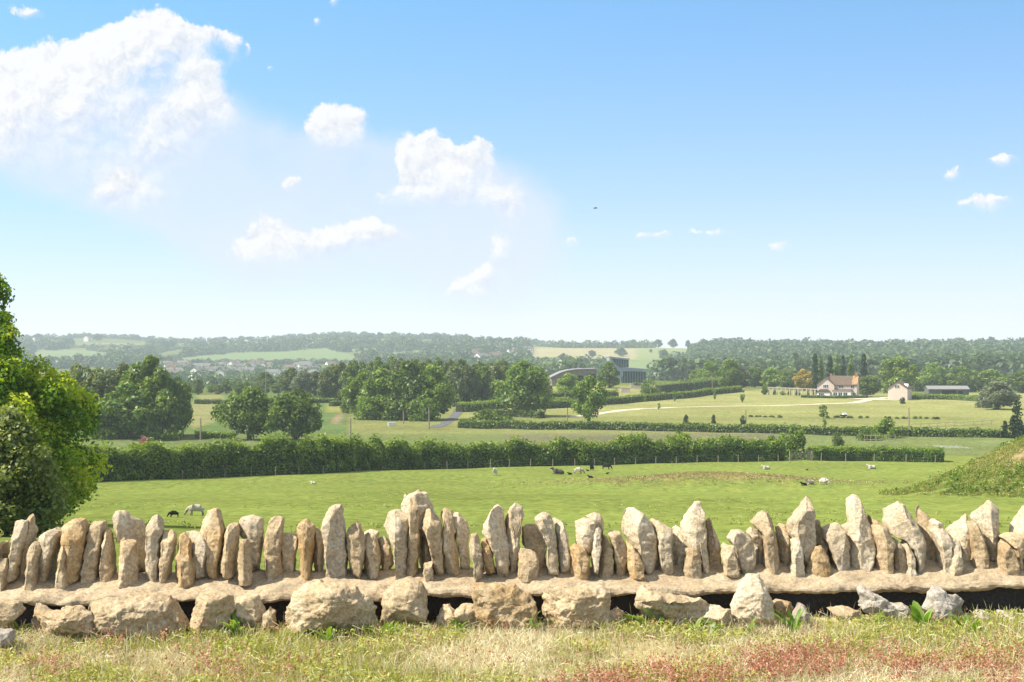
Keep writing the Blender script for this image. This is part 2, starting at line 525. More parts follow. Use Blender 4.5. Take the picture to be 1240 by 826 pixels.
def ribbon(name, pts, width, mat, lift=0.06, kind='structure', seg=40):
    P = []
    for k in range(len(pts)-1):
        for t in np.linspace(0, 1, seg, endpoint=False):
            P.append(np.array(pts[k])*(1-t)+np.array(pts[k+1])*t)
    P.append(np.array(pts[-1]))
    P = np.array(P)
    k = np.ones(25)/25.0
    if len(P) > 60:
        P = np.stack([np.convolve(np.pad(P[:, i], 12, mode='edge'), k, 'valid') for i in (0, 1)], -1)
    T = np.gradient(P, axis=0); T /= np.linalg.norm(T, axis=1)[:, None]
    N = np.stack([-T[:, 1], T[:, 0]], -1)
    wd = width*(1+0.12*fbm(np.stack([P[:, 0]/4, P[:, 1]/4, P[:, 0]*0], -1), 2, 4))[:, None]
    rowsv = [P+N*wd*s for s in (-0.5, -0.25, 0, 0.25, 0.5)]
    V = np.stack(rowsv, 1).reshape(-1, 2)
    z = HN(V[:, 0], V[:, 1])+lift
    n = len(P)
    i0 = (np.arange(n-1)[:, None]*5+np.arange(4)[None, :]).ravel()
    Fq = np.stack([i0, i0+5, i0+6, i0+1], -1)
    o = obj(name, np_mesh(name, np.column_stack([V, z]), Fq, smooth=True), mat)
    return tag(o, kind=kind)
M['gravel'] = simple_mat('pale gravel', (0.52,0.44,0.33), 0.95, 0.15, 1.2)
M['tarmac'] = simple_mat('tarmac', (0.10,0.10,0.105), 0.9, 0.2, 1.0)
def gp(px, y, d=250):
    h = hit(px, y, d)
    return (h[0], h[1])
ribbon('track', [gp(690,505.5), gp(740,498.5), gp(800,494), gp(870,492.2), gp(960,491), gp(1025,488.5), gp(1052,484.5), gp(1075,481)], 3.2, M['gravel'], 0.05)
ribbon('drive', [gp(1040,482.5), gp(1056,484), gp(1072,483.5)], 9.0, M['gravel'], 0.09)
ribbon('road', [on(525,322)[:2], on(541,345)[:2], on(553,385)[:2], on(559,425)[:2], on(554,460)[:2]], 2.6, M['tarmac'], 0.06)

# ------------------------------------------------------------------ foliage
def quads(P, N, size, rng, aspect=0.7, fold=0.0):
    """leaf-shaped quads at P facing roughly N"""
    n = len(P)
    A = rng.normal(size=(n, 3))
    T = np.cross(N, A); T /= np.linalg.norm(T, axis=1)[:, None]+1e-9
    B = np.cross(N, T)
    s = (np.asarray(size)*rng.uniform(0.65, 1.35, n))[:, None]
    v0 = P-T*s*0.5
    v1 = P-B*s*0.5*aspect+N*s*fold
    v2 = P+T*s*0.5
    v3 = P+B*s*0.5*aspect+N*s*fold
    V = np.stack([v0, v1, v2, v3], 1).reshape(-1, 3)
    Fq = np.arange(4*n).reshape(n, 4)
    return V, Fq

PROF = {
 'oak':   ([0.14,0.22,0.34,0.55,0.75,0.92,1.0], [0.25,0.70,0.95,1.0,0.84,0.48,0.12]),
 'round': ([0.08,0.18,0.35,0.55,0.78,0.93,1.0], [0.45,0.80,1.0,0.98,0.75,0.42,0.10]),
 'bush':  ([0.0,0.12,0.35,0.6,0.82,1.0], [0.80,0.97,1.0,0.86,0.58,0.10]),
 'poplar':([0.02,0.12,0.35,0.65,0.88,1.0], [0.40,0.80,1.0,0.80,0.45,0.05]),
 'fir':   ([0.03,0.10,0.4,0.7,0.9,1.0], [0.75,1.0,0.72,0.42,0.18,0.02]),
 'big':   ([0.00,0.10,0.26,0.42,0.55,0.68,0.80,0.91,1.0], [0.98,1.0,0.98,0.90,0.72,0.44,0.25,0.25,0.12]),
}
def crown_mesh(name, kind, seed, nblob, nleaf, leaf, blob_r=(0.16, 0.30), w=1.0, h=1.0, up=0.25, drop=0.12, tv=0.45):
    rng = np.random.default_rng(seed)
    zs, rs = PROF[kind]
    C, Rr = [], []
    ph = rng.uniform(0, 6.28, 4)
    while len(C) < nblob:
        z = rng.uniform(zs[0], 1.0)
        r = np.interp(z, zs, rs)
        if rng.uniform() > 0.15+r: continue
        th = rng.uniform(0, 2*math.pi)
        lob = 1+0.13*math.sin(2*th+ph[0]+z*5)+0.10*math.sin(3*th+ph[1]-z*7)+0.07*math.sin(5*th+ph[2]+z*11)
        br = rng.uniform(*blob_r)*(0.55+0.45*r)
        rad = max(0.0, r*0.5*lob - br*0.62*0.5*2)*math.sqrt(rng.uniform(0.35, 1.0))
        C.append((rad*math.cos(th)*w, rad*math.sin(th)*w, min(z, 1-br*0.45)*h))
        Rr.append(br*w*0.62)
    C = np.array(C); Rr = np.array(Rr)
    wgt = Rr**2; wgt /= wgt.sum()
    k = rng.choice(len(C), nleaf, p=wgt)
    d = rng.normal(size=(nleaf, 3)); d[:, 2] += up
    d /= np.linalg.norm(d, axis=1)[:, None]
    rr = Rr[k]*(1-0.45*rng.uniform(0, 1, nleaf)**2.2)
    stray = rng.uniform(size=nleaf) < drop
    rr = np.where(stray, Rr[k]*rng.uniform(1.0, 1.28, nleaf), rr)
    sq = np.array([1, 1, 0.8])
    P = C[k]+d*rr[:, None]*sq
    P[:, 2] = np.maximum(P[:, 2], 0.01*h)
    N = d*0.8+rng.normal(size=(nleaf, 3))*0.75+np.array([0, 0, 0.45])
    N /= np.linalg.norm(N, axis=1)[:, None]
    V, Fq = quads(P, N, leaf, rng, fold=0.12)
    bt = rng.uniform(0, 1, len(C))
    t = np.clip(0.5+tv*(bt[k]-0.5)+rng.normal(0, 0.17, nleaf), 0, 1)
    return np_mesh(name, V, Fq, np.repeat(t, 4)), C, Rr

def trunk_mesh(name, C, rng, w, h, rt, nlimb, top=0.7):
    mb = MB()
    lean = rng.normal(0, 0.02, 2)*h
    pts = [(0, 0, -0.02*h), (lean[0]*.3, lean[1]*.3, h*0.15), (lean[0]*.7, lean[1]*.7, h*0.35), (lean[0], lean[1], h*top)]
    mb.tube(pts, [rt*1.35, rt, rt*0.75, rt*0.2], 9)
    idx = rng.choice(len(C), min(nlimb, len(C)), replace=False)
    for k in idx:
        c = C[k]
        z0 = h*rng.uniform(0.14, 0.4)
        f = z0/(h*top)
        a = np.array([lean[0]*f, lean[1]*f, z0])
        mid = a*0.5+c*0.5+np.array([0, 0, 0.04*h])
        mb.tube([a, mid, c], [rt*0.42, rt*0.25, rt*0.08], 6)
    return mb.mesh(name)

# unit-size tree kinds (crown 1 wide, 1 tall); every placed tree is a copy
PROTO = {}
def make_proto(key, kind, n, nblob, nleaf, leaf, w, h, blob_r=(0.16, 0.30), rt=0.035, nlimb=7):
    PROTO[key] = []
    for q in range(n):
        seed = hash_str(key)+q*31
        rng = np.random.default_rng(seed+5)
        cm, C, Rr = crown_mesh('crown', kind, seed, nblob, nleaf, leaf, blob_r, w, h)
        tm = trunk_mesh('trunk', C, rng, w, h, rt*w, nlimb)
        tm.materials.append(M['bark'])
        cm.materials.append(None)
        PROTO[key].append((cm, tm, w, h))
def hash_str(s):
    r = 0
    for ch in s: r = (r*31+ord(ch)) % 100003
    return r
make_proto('oak', 'oak', 3, 46, 5200, 0.62, 12.0, 10.0, (0.15, 0.27))
make_proto('round', 'round', 4, 44, 5200, 0.66, 11.0, 11.0, (0.15, 0.29))
make_proto('bush', 'bush', 3, 26, 1500, 0.40, 5.0, 3.6, (0.22, 0.36), nlimb=3)
make_proto('poplar', 'poplar', 2, 40, 2600, 0.62, 4.6, 15.0, (0.30, 0.5), nlimb=3)
make_proto('fir', 'fir', 2, 36, 2200, 0.42, 5.0, 8.0, (0.22, 0.36), nlimb=2)
make_proto('sapling', 'oak', 2, 12, 500, 0.26, 2.0, 3.0, (0.26, 0.42), rt=0.02, nlimb=3)

def plant(name, key, px, Y, wpx, ytop, mat, label, cat, group=None, var=None, base=None):
    """a tree standing on the ground at depth Y, crown wpx wide and reaching to ytop in the photo"""
    x, _, z = on(px, Y)
    if base is not None: z = base
    w = wpx*Y/F
    h = -(ytop-CY)*Y/F - z
    ps = PROTO[key]
    cm, tm, w0, h0 = ps[(hash_str(label)+int(px)) % len(ps) if var is None else var]
    t = thing(name, (x, Y, z), label, cat, group, rz=(px*1.7+Y) % 6.28)
    t.scale = (w/w0, w/w0, h/h0)
    c = bpy.data.objects.new('crown', cm); link(c, t)
    c.material_slots[0].link = 'OBJECT'; c.material_slots[0].material = M[mat]
    k = bpy.data.objects.new('trunk', tm); link(k, t)
    return t

def depth_of(y):           # flat valley floor
    return 19.75*F/(y-CY)

EXPO = 1.05; PUF_M = 0.34; PUF_A = 0.9; SUN_E = 4.4; HAZE = 0.00018; HZ_S = 0.115; HZ_A = 0.95; HZ_C = (3.45, 3.14, 3.55); SKY_G = (0.555, 1.10, 1.14); FILL_C = (3.7, 3.35, 2.9); CLW = (3.45, 3.45, 3.45); CLD = (2.45, 2.65, 3.05); CLV = (2.75, 2.98, 3.5)
# ------------------------------------------------------------------ trees
def big_tree():
    px, Y = -20, 52.0
    x, _, z = on(px, Y)
    t = thing('leafy_tree', (x, Y, z), 'large bright green leafy tree filling the left edge of the field just behind the wall', 'tree')
    cm, C, Rr = crown_mesh('crown', 'big', 77, 240, 96000, 0.155, (0.085, 0.17), 8.9, 9.3, up=0.35, drop=0.20, tv=0.85)
    obj('crown', cm, M['leaf_big'], t)
    tm = trunk_mesh('trunk', C, np.random.default_rng(4), 10, 10.2, 0.32, 40, top=0.85)
    obj('trunk', tm, M['bark'], t)
    x, Yb, z = on(8, 41.0)
    t = thing('leafy_bush', (x, Yb, z), 'pale olive bush growing against the foot of the large leafy tree', 'bush')
    cm, C, Rr = crown_mesh('crown', 'bush', 9, 90, 17000, 0.13, (0.14, 0.30), 3.3, 3.7, up=0.35, drop=0.3)
    obj('crown', cm, M['leaf_pale'], t)
    obj('trunk', trunk_mesh('trunk', C, np.random.default_rng(6), 3.6, 3.6, 0.07, 12), M['bark'], t)
big_tree()

TREES = [
 # name, proto, px, base_y, width, top_y, leaf, label, cat
 ('oak_tree','oak',302,533,74,470,'leaf_dark','dark spreading oak left of the pair standing behind the hedge'),
 ('oak_tree','oak',357,535,78,472,'leaf_dark','rounded dark oak right of the pair standing behind the hedge'),
 ('oak_tree','oak',212,528,54,458,'leaf_dark','dark narrow oak with a bare trunk at the right end of the dense left clump'),
 ('field_tree','round',182,529,74,432,'leaf_mid','tallest rounded green tree rising out of the dense left clump'),
 ('field_tree','round',158,531,86,462,'leaf_dark','broad dark tree at the front of the dense left clump'),
 ('field_tree','bush',196,532,58,474,'leaf_dark','low dark tree at the dense left clump foot beside the narrow oak'),
 ('field_tree','round',121,527,66,446,'leaf_olive','pale olive tree on the left shoulder of the dense left clump'),
 ('field_tree','bush',128,531,60,484,'leaf_mid','low green tree at the dense clump foot nearest the big leafy tree'),
 ('field_tree','round',146,518,60,441,'leaf_olive','olive treetop behind the dense left clump, left of its tallest tree'),
 ('field_tree','round',95,522,60,441,'leaf_olive','olive tree half hidden by the right edge of the big leafy tree'),
 ('oak_tree','oak',634,504,80,439,'leaf_light','broad light green oak on the lawn edge left of the round stone building'),
 ('oak_tree','oak',713,512,48,456,'leaf_dark','dark oak with ivy clad trunk standing alone beside the pale track'),
 ('field_tree','round',738,470,30,439,'leaf_dark','dark rounded tree against the left wing of the glass building'),
 ('garden_tree','round',688,481,34,452,'leaf_mid','small bright tree in front of the round stone building'),
 ('garden_tree','bush',786,479,24,459,'leaf_light','yellow green bushy tree on the hedge line right of the stone terraces'),
 ('field_tree','round',860,466,34,438,'leaf_mid','bushy green tree at the left end of the row beyond the upper lawn hedge'),
 ('field_tree','round',884,467,34,435,'leaf_mid','mid green tree behind the copper tree'),
 ('copper_tree','round',898,470,22,447,'leaf_copper','dark purple copper beech among the green trees left of the pergola'),
 ('field_tree','round',914,469,28,444,'leaf_dark','dark green tree just right of the copper beech'),
 ('field_tree','round',934,470,30,445,'leaf_mid','green tree behind the left end of the pergola'),
 ('field_tree','round',954,471,24,449,'leaf_light','light green tree behind the middle of the pergola'),
 ('golden_tree','round',974,473,30,447,'leaf_gold','golden yellow tree beside the brick farmhouse'),
 ('field_tree','round',1050,480,34,455,'leaf_mid','round green tree close against the right side of the farmhouse'),
 ('field_tree','round',1088,466,58,432,'leaf_mid','largest rounded green tree rising behind the small gabled barn'),
 ('field_tree','round',1131,470,40,440,'leaf_mid','rounded green tree behind the left half of the long low shed'),
 ('field_tree','round',1162,470,44,443,'leaf_dark','dark green tree behind the right half of the long low shed'),
 ('field_tree','round',1200,474,48,447,'leaf_mid','green tree on the wood edge right of the long low shed'),
 ('field_tree','round',1238,476,46,450,'leaf_dark','dark tree on the wood edge at the right end of the lawn'),
 ('willow_tree','round',1208,496,50,462,'leaf_grey','grey green willow on the right edge of the lawn'),
 ('willow_tree','bush',1190,494,20,474,'leaf_grey','thin pale willow leaning beside the grey green willow'),
 ('conifer_tree','fir',1232,531,32,484,'leaf_fir','tall dark conifer at the right edge above the grassy mound'),
 ('conifer_tree','fir',1217,530,18,509,'leaf_fir','short dark conifer left of the tall one above the grassy mound'),
 ('round_shrub','bush',590,517,50,496,'leaf_dark','wide dark shrub beside the road below the light green oak'),
 ('round_shrub','bush',616,517,24,504,'leaf_dark','small dark shrub touching the right side of the wide dark shrub'),
 ('round_shrub','bush',1072,530,36,507,'leaf_mid','green shrub mound in the dark field hedge below the farmhouse lawn'),
 ('round_shrub','bush',1052,533,30,518,'leaf_dark','dark low shrub in front of the green shrub mound by the rail fence'),
 ('round_shrub','bush',1014,540,19,524,'leaf_light','small light green shrub alone in the strip behind the field hedge'),
 ('pink_shrub','bush',176,540,16,529,'leaf_pink','pink flowering shrub showing above the left part of the field hedge'),
 ('field_tree','round',320,474,28,450,'leaf_dark','dark round tree standing alone in front of the village'),
 ('poplar_tree','poplar',987,478,11,424,'leaf_fir','poplar leftmost in the row behind the farmhouse'),
 ('poplar_tree','poplar',994,478,9,427,'leaf_dark','poplar touching the leftmost one behind the golden tree'),
 ('poplar_tree','poplar',1005,478,11,426,'leaf_fir','tall poplar directly behind the left gable of the farmhouse'),
 ('poplar_tree','poplar',1013,478,10,428,'leaf_dark','poplar above the middle of the farmhouse roof'),
 ('poplar_tree','poplar',1021,478,9,427,'leaf_fir','poplar left of the chimney behind the farmhouse'),
 ('poplar_tree','poplar',1031,478,10,425,'leaf_dark','poplar right above the chimney end of the farmhouse'),
 ('poplar_tree','poplar',1046,478,11,424,'leaf_fir','single poplar standing apart right of the farmhouse'),
 ('lawn_bush','bush',831,512,7,502,'leaf_fir','small dark conical bush leftmost on the shaded lawn'),
 ('lawn_bush','bush',864,513,8,502.5,'leaf_fir','small dark conical bush in the middle of the shaded lawn'),
 ('lawn_bush','bush',899.5,515,7,503,'leaf_fir','small dark conical bush by the planting row on the shaded lawn'),
 ('topiary_ball','bush',1093,489,8,481,'leaf_fir','dark clipped ball shrub on the lawn below the gabled barn'),
 ('young_tree','sapling',997,507,15,490,'leaf_mid','young tree with a small spreading crown on the lawn below the farmhouse'),
 ('young_tree','sapling',998,519,8,507,'leaf_mid','little shrubby sapling right under the young tree below the farmhouse'),
 ('young_tree','sapling',817,487,6,471,'leaf_light','slim sapling on the lawn below the hedge end'),
 ('young_tree','sapling',781,487,6,478,'leaf_light','tiny sapling on the lawn near the stone terraces'),
 ('young_tree','sapling',899,488,7,470,'leaf_light','slim sapling on the lawn under the copper beech'),
 ('young_tree','sapling',866,485,6,471,'leaf_light','slim sapling on the lawn midway along the long sloping hedge'),
 ('young_tree','sapling',798,496,5,488,'leaf_light','tiny sapling beside the pale track'),
 ('young_tree','round',926,478,9,467,'leaf_dark','small dark round tree at the left foot of the pergola'),
 ('garden_bush','bush',746,466,9,459,'leaf_copper','dark red bush below the glass building'),
 ('garden_bush','bush',771,468,12,462.5,'leaf_light','yellow green bush under the lower glass storey'),
]
for nm, key, px, by, w, ty, leaf, lab in TREES:
    h = hit(px, by, 200, 900)
    Y = h[1] if h else 560
    cat = {'oak_tree':'tree','field_tree':'tree','garden_tree':'tree','copper_tree':'tree','golden_tree':'tree','willow_tree':'tree',
           'conifer_tree':'tree','poplar_tree':'tree','young_tree':'sapling'}.get(nm, 'shrub')
    grp = {'poplar_tree':'poplars behind the farmhouse','lawn_bush':'conical bushes on the shaded lawn','young_tree':'young trees on the lawn'}.get(nm)
    plant(nm, key, px, min(Y, 640), w, ty, leaf, lab, cat, grp)

# the central wood: front trees one can tell apart, then treetops behind
FRONT = [
 (436,504,'round',52,452,'leaf_mid','broad green tree at the left end of the central wood'),
 (462,507,'round',62,446,'leaf_dark','dark green tree in the front of the central wood, second from its left end'),
 (495,509,'round',66,438,'leaf_dark','tall dark tree in the middle front of the central wood'),
 (523,509,'round',58,443,'leaf_mid','dark rounded tree in front of the central wood beside the road'),
 (478,509,'bush',44,476,'leaf_dark','low dark tree at the foot of the central wood left of its tall dark tree'),
 (512,510,'bush',40,478,'leaf_dark','low dark tree at the foot of the central wood where the road enters'),
 (444,508,'bush',40,482,'leaf_mid','low bushy tree at the bare earth patch by the central wood'),
 (424,500,'bush',26,478,'leaf_dark','small dark tree at the far left foot of the central wood'),
 (556,492,'round',38,452,'leaf_mid','green tree right of the road at the edge of the central wood'),
 (583,490,'round',44,448,'leaf_light','light green tree in the right half of the central wood'),
 (606,490,'round',36,452,'leaf_mid','green tree just left of the light green oak'),
]
for px, by, key, w, ty, leaf, lab in FRONT:
    plant('wood_tree', key, px, hit(px, by, 250, 600)[1], w, ty, leaf, lab, 'tree', 'trees of the central wood')
rng = np.random.default_rng(21)
for px, ty, Y in ([(395+i*9.0+rng.normal(0, 1.5), 443+rng.normal(0, 3.0)-6*math.exp(-((i-11)/7)**2), 450+rng.uniform(-25, 25)) for i in range(29)]
                + [(402+i*13.0+rng.normal(0, 2), 440+rng.normal(0, 2.5)-5*math.exp(-((i-8)/5)**2), 520+rng.uniform(-20, 20)) for i in range(19)]):
    plant('wood_tree', 'round', px, Y, rng.uniform(26, 38)*480/Y, ty, ['leaf_olive','leaf_light','leaf_light','leaf_olive'][int(rng.integers(4))],
          'olive green treetop crowded behind the front trees of the central wood', 'tree', 'treetops of the central wood')
# trees between the left field and the village
for i, px in enumerate(np.linspace(205, 420, 19)):
    ty = 462+rng.normal(0, 2)-(10 if px > 350 else 0)*min(1, (px-340)/40 if px > 340 else 0)
    plant('hedgerow_tree', 'round', px+rng.normal(0, 2), 560+rng.uniform(-15, 40), rng.uniform(16, 26)*(1.4 if px > 350 else 1), ty,
          ['leaf_mid','leaf_olive','leaf_dark','leaf_light'][i % 4],
          'small tree in the hedgerow between the left field and the village', 'tree', 'hedgerow trees below the village')
for i, px in enumerate(np.linspace(352, 412, 5)):
    plant('hedgerow_tree', 'round', px, 500+rng.uniform(-10, 30), rng.uniform(28, 38), 447+rng.normal(0, 2), ['leaf_olive','leaf_grey','leaf_olive'][i % 3],
          'pale olive tree in the row right of the dark round tree below the village', 'tree', 'pale trees right of the village gap')
# trees beyond the farmhouse garden up to the right edge
for i, px in enumerate(np.linspace(842, 984, 13)):
    plant('garden_tree', 'round', px+rng.normal(0, 2), 640+rng.uniform(-20, 40), rng.uniform(22, 32), 448+rng.normal(0, 3),
          ['leaf_mid','leaf_olive','leaf_dark'][i % 3], 'treetop in the belt behind the copper beech and the pergola', 'tree', 'belt of trees behind the pergola')
for i, px in enumerate(np.linspace(1060, 1420, 28)):
    plant('wood_tree', 'round', px+rng.normal(0, 3), 680+rng.uniform(-30, 60), rng.uniform(28, 40), 453+rng.normal(0, 3.5),
          ['leaf_mid','leaf_dark','leaf_dark'][i % 3], 'treetop on the wood edge behind the barn and the long shed', 'tree', 'wood edge behind the long shed')

# ------------------------------------------------------------------ far woods (one mass each)
def far_wood(name, label, pts, size, seed, leaf='leaf_far', nq=120):
    """many small crowns standing on the terrain; pts = list of (x, y, z)"""
    rng = np.random.default_rng(seed)
    Pn = np.array(pts)
    n = len(Pn)
    w = rng.uniform(size[0], size[1], n); h = w*rng.uniform(0.75, 1.1, n)
    k = np.repeat(np.arange(n), nq)
    d = rng.normal(size=(n*nq, 3)); d[:, 2] = np.abs(d[:, 2])*1.0-0.35
    d /= np.linalg.norm(d, axis=1)[:, None]
    r = rng.uniform(0.78, 1.05, n*nq)[:, None]
    P = Pn[k]+d*r*np.stack([w*0.5, w*0.5, h*0.66], -1)[k]+np.stack([w*0, w*0, h*0.20], -1)[k]
    N = d*0.8+rng.normal(size=d.shape)*0.6+np.array([0, 0, 0.3]); N /= np.linalg.norm(N, axis=1)[:, None]
    V, Fq = quads(P, N, w[k]*0.21, rng, aspect=0.9, fold=0.1)
    t = np.clip(rng.uniform(0.15, 0.85, n)[k]+rng.normal(0, 0.12, n*nq), 0, 1)
    return tag(obj(name, np_mesh(name, V, Fq, np.repeat(t, 4)), M[leaf]), label, 'wood', kind='stuff')

def scatter(poly, n, seed, dmin=900):
    rng = np.random.default_rng(seed)
    xs = [p[0] for p in poly]; ys = [p[1] for p in poly]
    out = []
    c = 0
    while len(out) < n and c < n*12:
        c += 1
        px, py = rng.uniform(min(xs), max(xs)), rng.uniform(min(ys), max(ys))
        if not inpoly(np.array([px]), np.array([py]), poly)[0]: continue
        h = hit(px, py, dmin, 3400)
        if h: out.append(h)
    return out
def line(pts, step, seed, dmin=900, jit=1.0):
    rng = np.random.default_rng(seed)
    out = []
    for (x0, y0), (x1, y1) in zip(pts[:-1], pts[1:]):
        L_ = math.hypot(x1-x0, y1-y0); k = max(1, int(L_/step))
        for i in range(k):
            t = (i+rng.uniform(0, 1))/k
            px, py = x0+(x1-x0)*t, y0+(y1-y0)*t+rng.normal(0, 0.3)*jit
            h = hit(px, py, dmin, 3400)
            if h: out.append(h)
    return out
def ridge(px0, px1, n, seed, over=0.0):
    """points on the skyline of the far hills"""
    rng = np.random.default_rng(seed)
    out = []
    Ys = np.exp(np.linspace(math.log(1400), math.log(3300), 300))
    for px in rng.uniform(px0, px1, n):
        X = (px-CX)/F*Ys
        a = HN(X, Ys)/Ys
        k = int(np.argmax(a))
        k = max(0, k-int(rng.integers(0, 3)))
        out.append((X[k], Ys[k], HN(X[k:k+1], Ys[k:k+1])[0]))
    return out

def not_field(pts):
    out = []
    for p in pts:
        px = CX+F*p[0]/p[1]; py = CY-F*p[2]/p[1]
        if any(inpoly(np.array([px]*4), np.array([py-0.5, py-3.0, py-6.0, py-9.0]), poly).any() for poly, c in far_fields): continue
        out.append(p)
    return out

rw = scatter([(842,466),(838,430),(856,421),(905,419),(1000,420),(1120,421),(1262,420),(1480,420),(1480,474),(1000,474)], 3300, 5)
far_wood('hillside_woodland', 'dense blue green woodland covering the hillside on the right', rw+ridge(848, 1480, 390, 6), (13, 21), 11)
lw = scatter([(640,418),(520,418),(400,414),(300,418),(200,418),(36,416),(-240,416),(-240,450),(36,447),(190,447),(250,443),(430,445),(560,450),(640,440)], 2100, 7)
lw = not_field(lw)
far_wood('hill_woodland', 'hazy woods and hedgerow trees spread over the hill on the left', lw, (11, 19), 12)
lines_ = (line([(36,421.5),(90,421.5),(180,421)], 3, 30)+line([(105,423.5),(140,429)], 2.5, 31)+line([(180,430),(236,419.5)], 2.2, 32)
          + line([(195,437),(240,430.5),(300,425),(395,419.5)], 2.2, 33)+line([(210,441),(320,441.5),(440,441)], 2.0, 34)
          + line([(440,436),(520,431),(600,427)], 2.2, 35)+line([(410,424),(462,420.5)], 2.2, 36))
far_wood('hill_hedgerow', 'hazy lines of hedgerow trees between the fields of the left hill', lines_, (6, 9.5), 13, nq=90)
cw = not_field(scatter([(645,437),(715,438),(735,450),(735,458),(640,458),(560,452)], 170, 8)+scatter([(790,449),(815,436),(848,426),(860,470),(790,462)], 260, 18))
far_wood('valley_wood', 'blue green wood on the slope behind the round stone building', cw, (12, 19), 14)
far_wood('ridge_wood', 'belt of dark trees along the skyline of the left and central hills', ridge(-240, 655, 600, 9)+ridge(645, 792, 120, 10), (9, 15), 15)
far_wood('valley_bottom_wood', 'low trees among and below the village roofs', scatter([(180,470),(190,458),(300,459),(440,460),(600,456),(640,470)], 230, 17, 700)+not_field(scatter([(190,447),(200,441),(440,441),(440,459),(190,460)], 380, 19, 1000)), (6, 11), 16)

def far_tree(px, y, w, h, label, cat='tree', group=None, seed=0):
    hh = hit(px, y, 900, 3400)
    if hh is None:
        r_ = ridge(px-0.1, px+0.1, 1, 3)[0]; hh = r_
    Y = hh[1]
    s = Y/F
    t = thing('distant_tree', hh, label, cat, group)
    cm, tm, w0, h0 = PROTO['oak'][seed % 3]
    t.scale = (w*s/w0, w*s/w0, h*s/h0)
    t.rotation_euler[2] = px
    c = bpy.data.objects.new('crown', cm); link(c, t)
    c.material_slots[0].link = 'OBJECT'; c.material_slots[0].material = M['leaf_far']
    link(bpy.data.objects.new('trunk', tm), t)
for px, y, w, h, lab in [
    (833,418,8,10,'lone tree at the right end of the skyline row on the central hill'),
    (815,418,11,11,'dark tree second from the right end of the skyline row on the central hill'),
    (797,418,14,10,'dense tree pair crown closing the skyline belt on the central hill'),
    (858,421,12,7,'low skyline tree where the right woodland starts'),
    (1062,419,15,9,'broad tree standing above the skyline of the right woodland'),
    (717,433,11,9,'dark tree standing alone in the pale hill field'),
    (752,432,15,11,'broad tree in the pale hill field above the glass building'),
    (804,436,14,13,'tree on the green half of the hill field right of the glass building'),
    (788,427,5,4,'tiny bush in the green hill field'),
    (682,441,14,13,'rounded tree below the pale hill field, left of centre'),
    (661,440,10,8,'small tree below the left corner of the pale hill field'),
    (118,413,14,9,'tree at the white house on the left skyline'),
    (46,413,16,9,'broad tree on the skyline beside the big leafy tree'),
    (272,413,10,7,'round tree standing proud of the left skyline belt'),
    (549,416,12,8,'round tree standing proud of the central skyline belt')]:
    far_tree(px, y, w, h, lab, seed=int(px))

# ------------------------------------------------------------------ hedges
def hedge_mesh(path, hgt, wid, n, leaf, seed, tuft=0.15, rough=0.25, boxy=0.75):
    """leaves over a hedge body following path [(x,y)], height/width may be functions of t"""
    rng = np.random.default_rng(seed)
    P = np.array(path, float)
    sl = np.linalg.norm(np.diff(P, axis=0), axis=1); cum = np.concatenate([[0], np.cumsum(sl)])
    s = rng.uniform(0, cum[-1], n)
    x = np.interp(s, cum, P[:, 0]); y = np.interp(s, cum, P[:, 1])
    k = np.clip(np.searchsorted(cum, s)-1, 0, len(sl)-1)
    T = (np.diff(P, axis=0)/sl[:, None])[k]
    Nn = np.stack([-T[:, 1], T[:, 0]], -1)
    hh = hgt(s/cum[-1]) if callable(hgt) else np.full(n, float(hgt))
    q = np.stack([s/1.9, s*0, s*0+seed], -1)
    hh = hh*(1+rough*vnoise(q, seed)+rough*0.6*vnoise(q*2.7, seed+1))
    wd = wid*(1+0.25*vnoise(q*0.8, seed+3))
    a = rng.uniform(0, 1, n)
    side = np.where(rng.uniform(size=n) < 0.5, -1, 1)
    top = a > 0.62
    u = np.where(top, rng.uniform(-1, 1, n), side*(1-0.35*rng.uniform(0, 1, n)**2))
    v = np.where(top, 1-0.25*rng.uniform(0, 1, n)**2-0.25*(1-boxy)*u*u, rng.uniform(0.03, 1, n))
    v = np.where(rng.uniform(size=n) < tuft, v*rng.uniform(1.0, 1.22, n), v)
    pull = np.where(v > boxy, 1-(np.clip(v, 0, 1)-boxy)/(1-boxy)*0.45, 1)
    bulge = 1+0.22*vnoise(np.stack([s/1.3, v*hh/1.1, side*3.0], -1), seed+7)
    off = u*wd*0.5*pull*bulge
    X = x+Nn[:, 0]*off; Y = y+Nn[:, 1]*off
    Z = HN(X, Y)+v*hh
    N = np.stack([Nn[:, 0]*u, Nn[:, 1]*u, np.where(top, 1.0, 0.5)], -1)+rng.normal(size=(n, 3))*0.85
    N /= np.linalg.norm(N, axis=1)[:, None]
    V, Fq = quads(np.stack([X, Y, Z], -1), N, leaf, rng, fold=0.12)
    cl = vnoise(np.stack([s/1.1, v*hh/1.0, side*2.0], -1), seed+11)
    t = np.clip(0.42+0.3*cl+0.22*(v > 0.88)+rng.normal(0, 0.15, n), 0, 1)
    return np_mesh('foliage', V, Fq, np.repeat(t, 4))

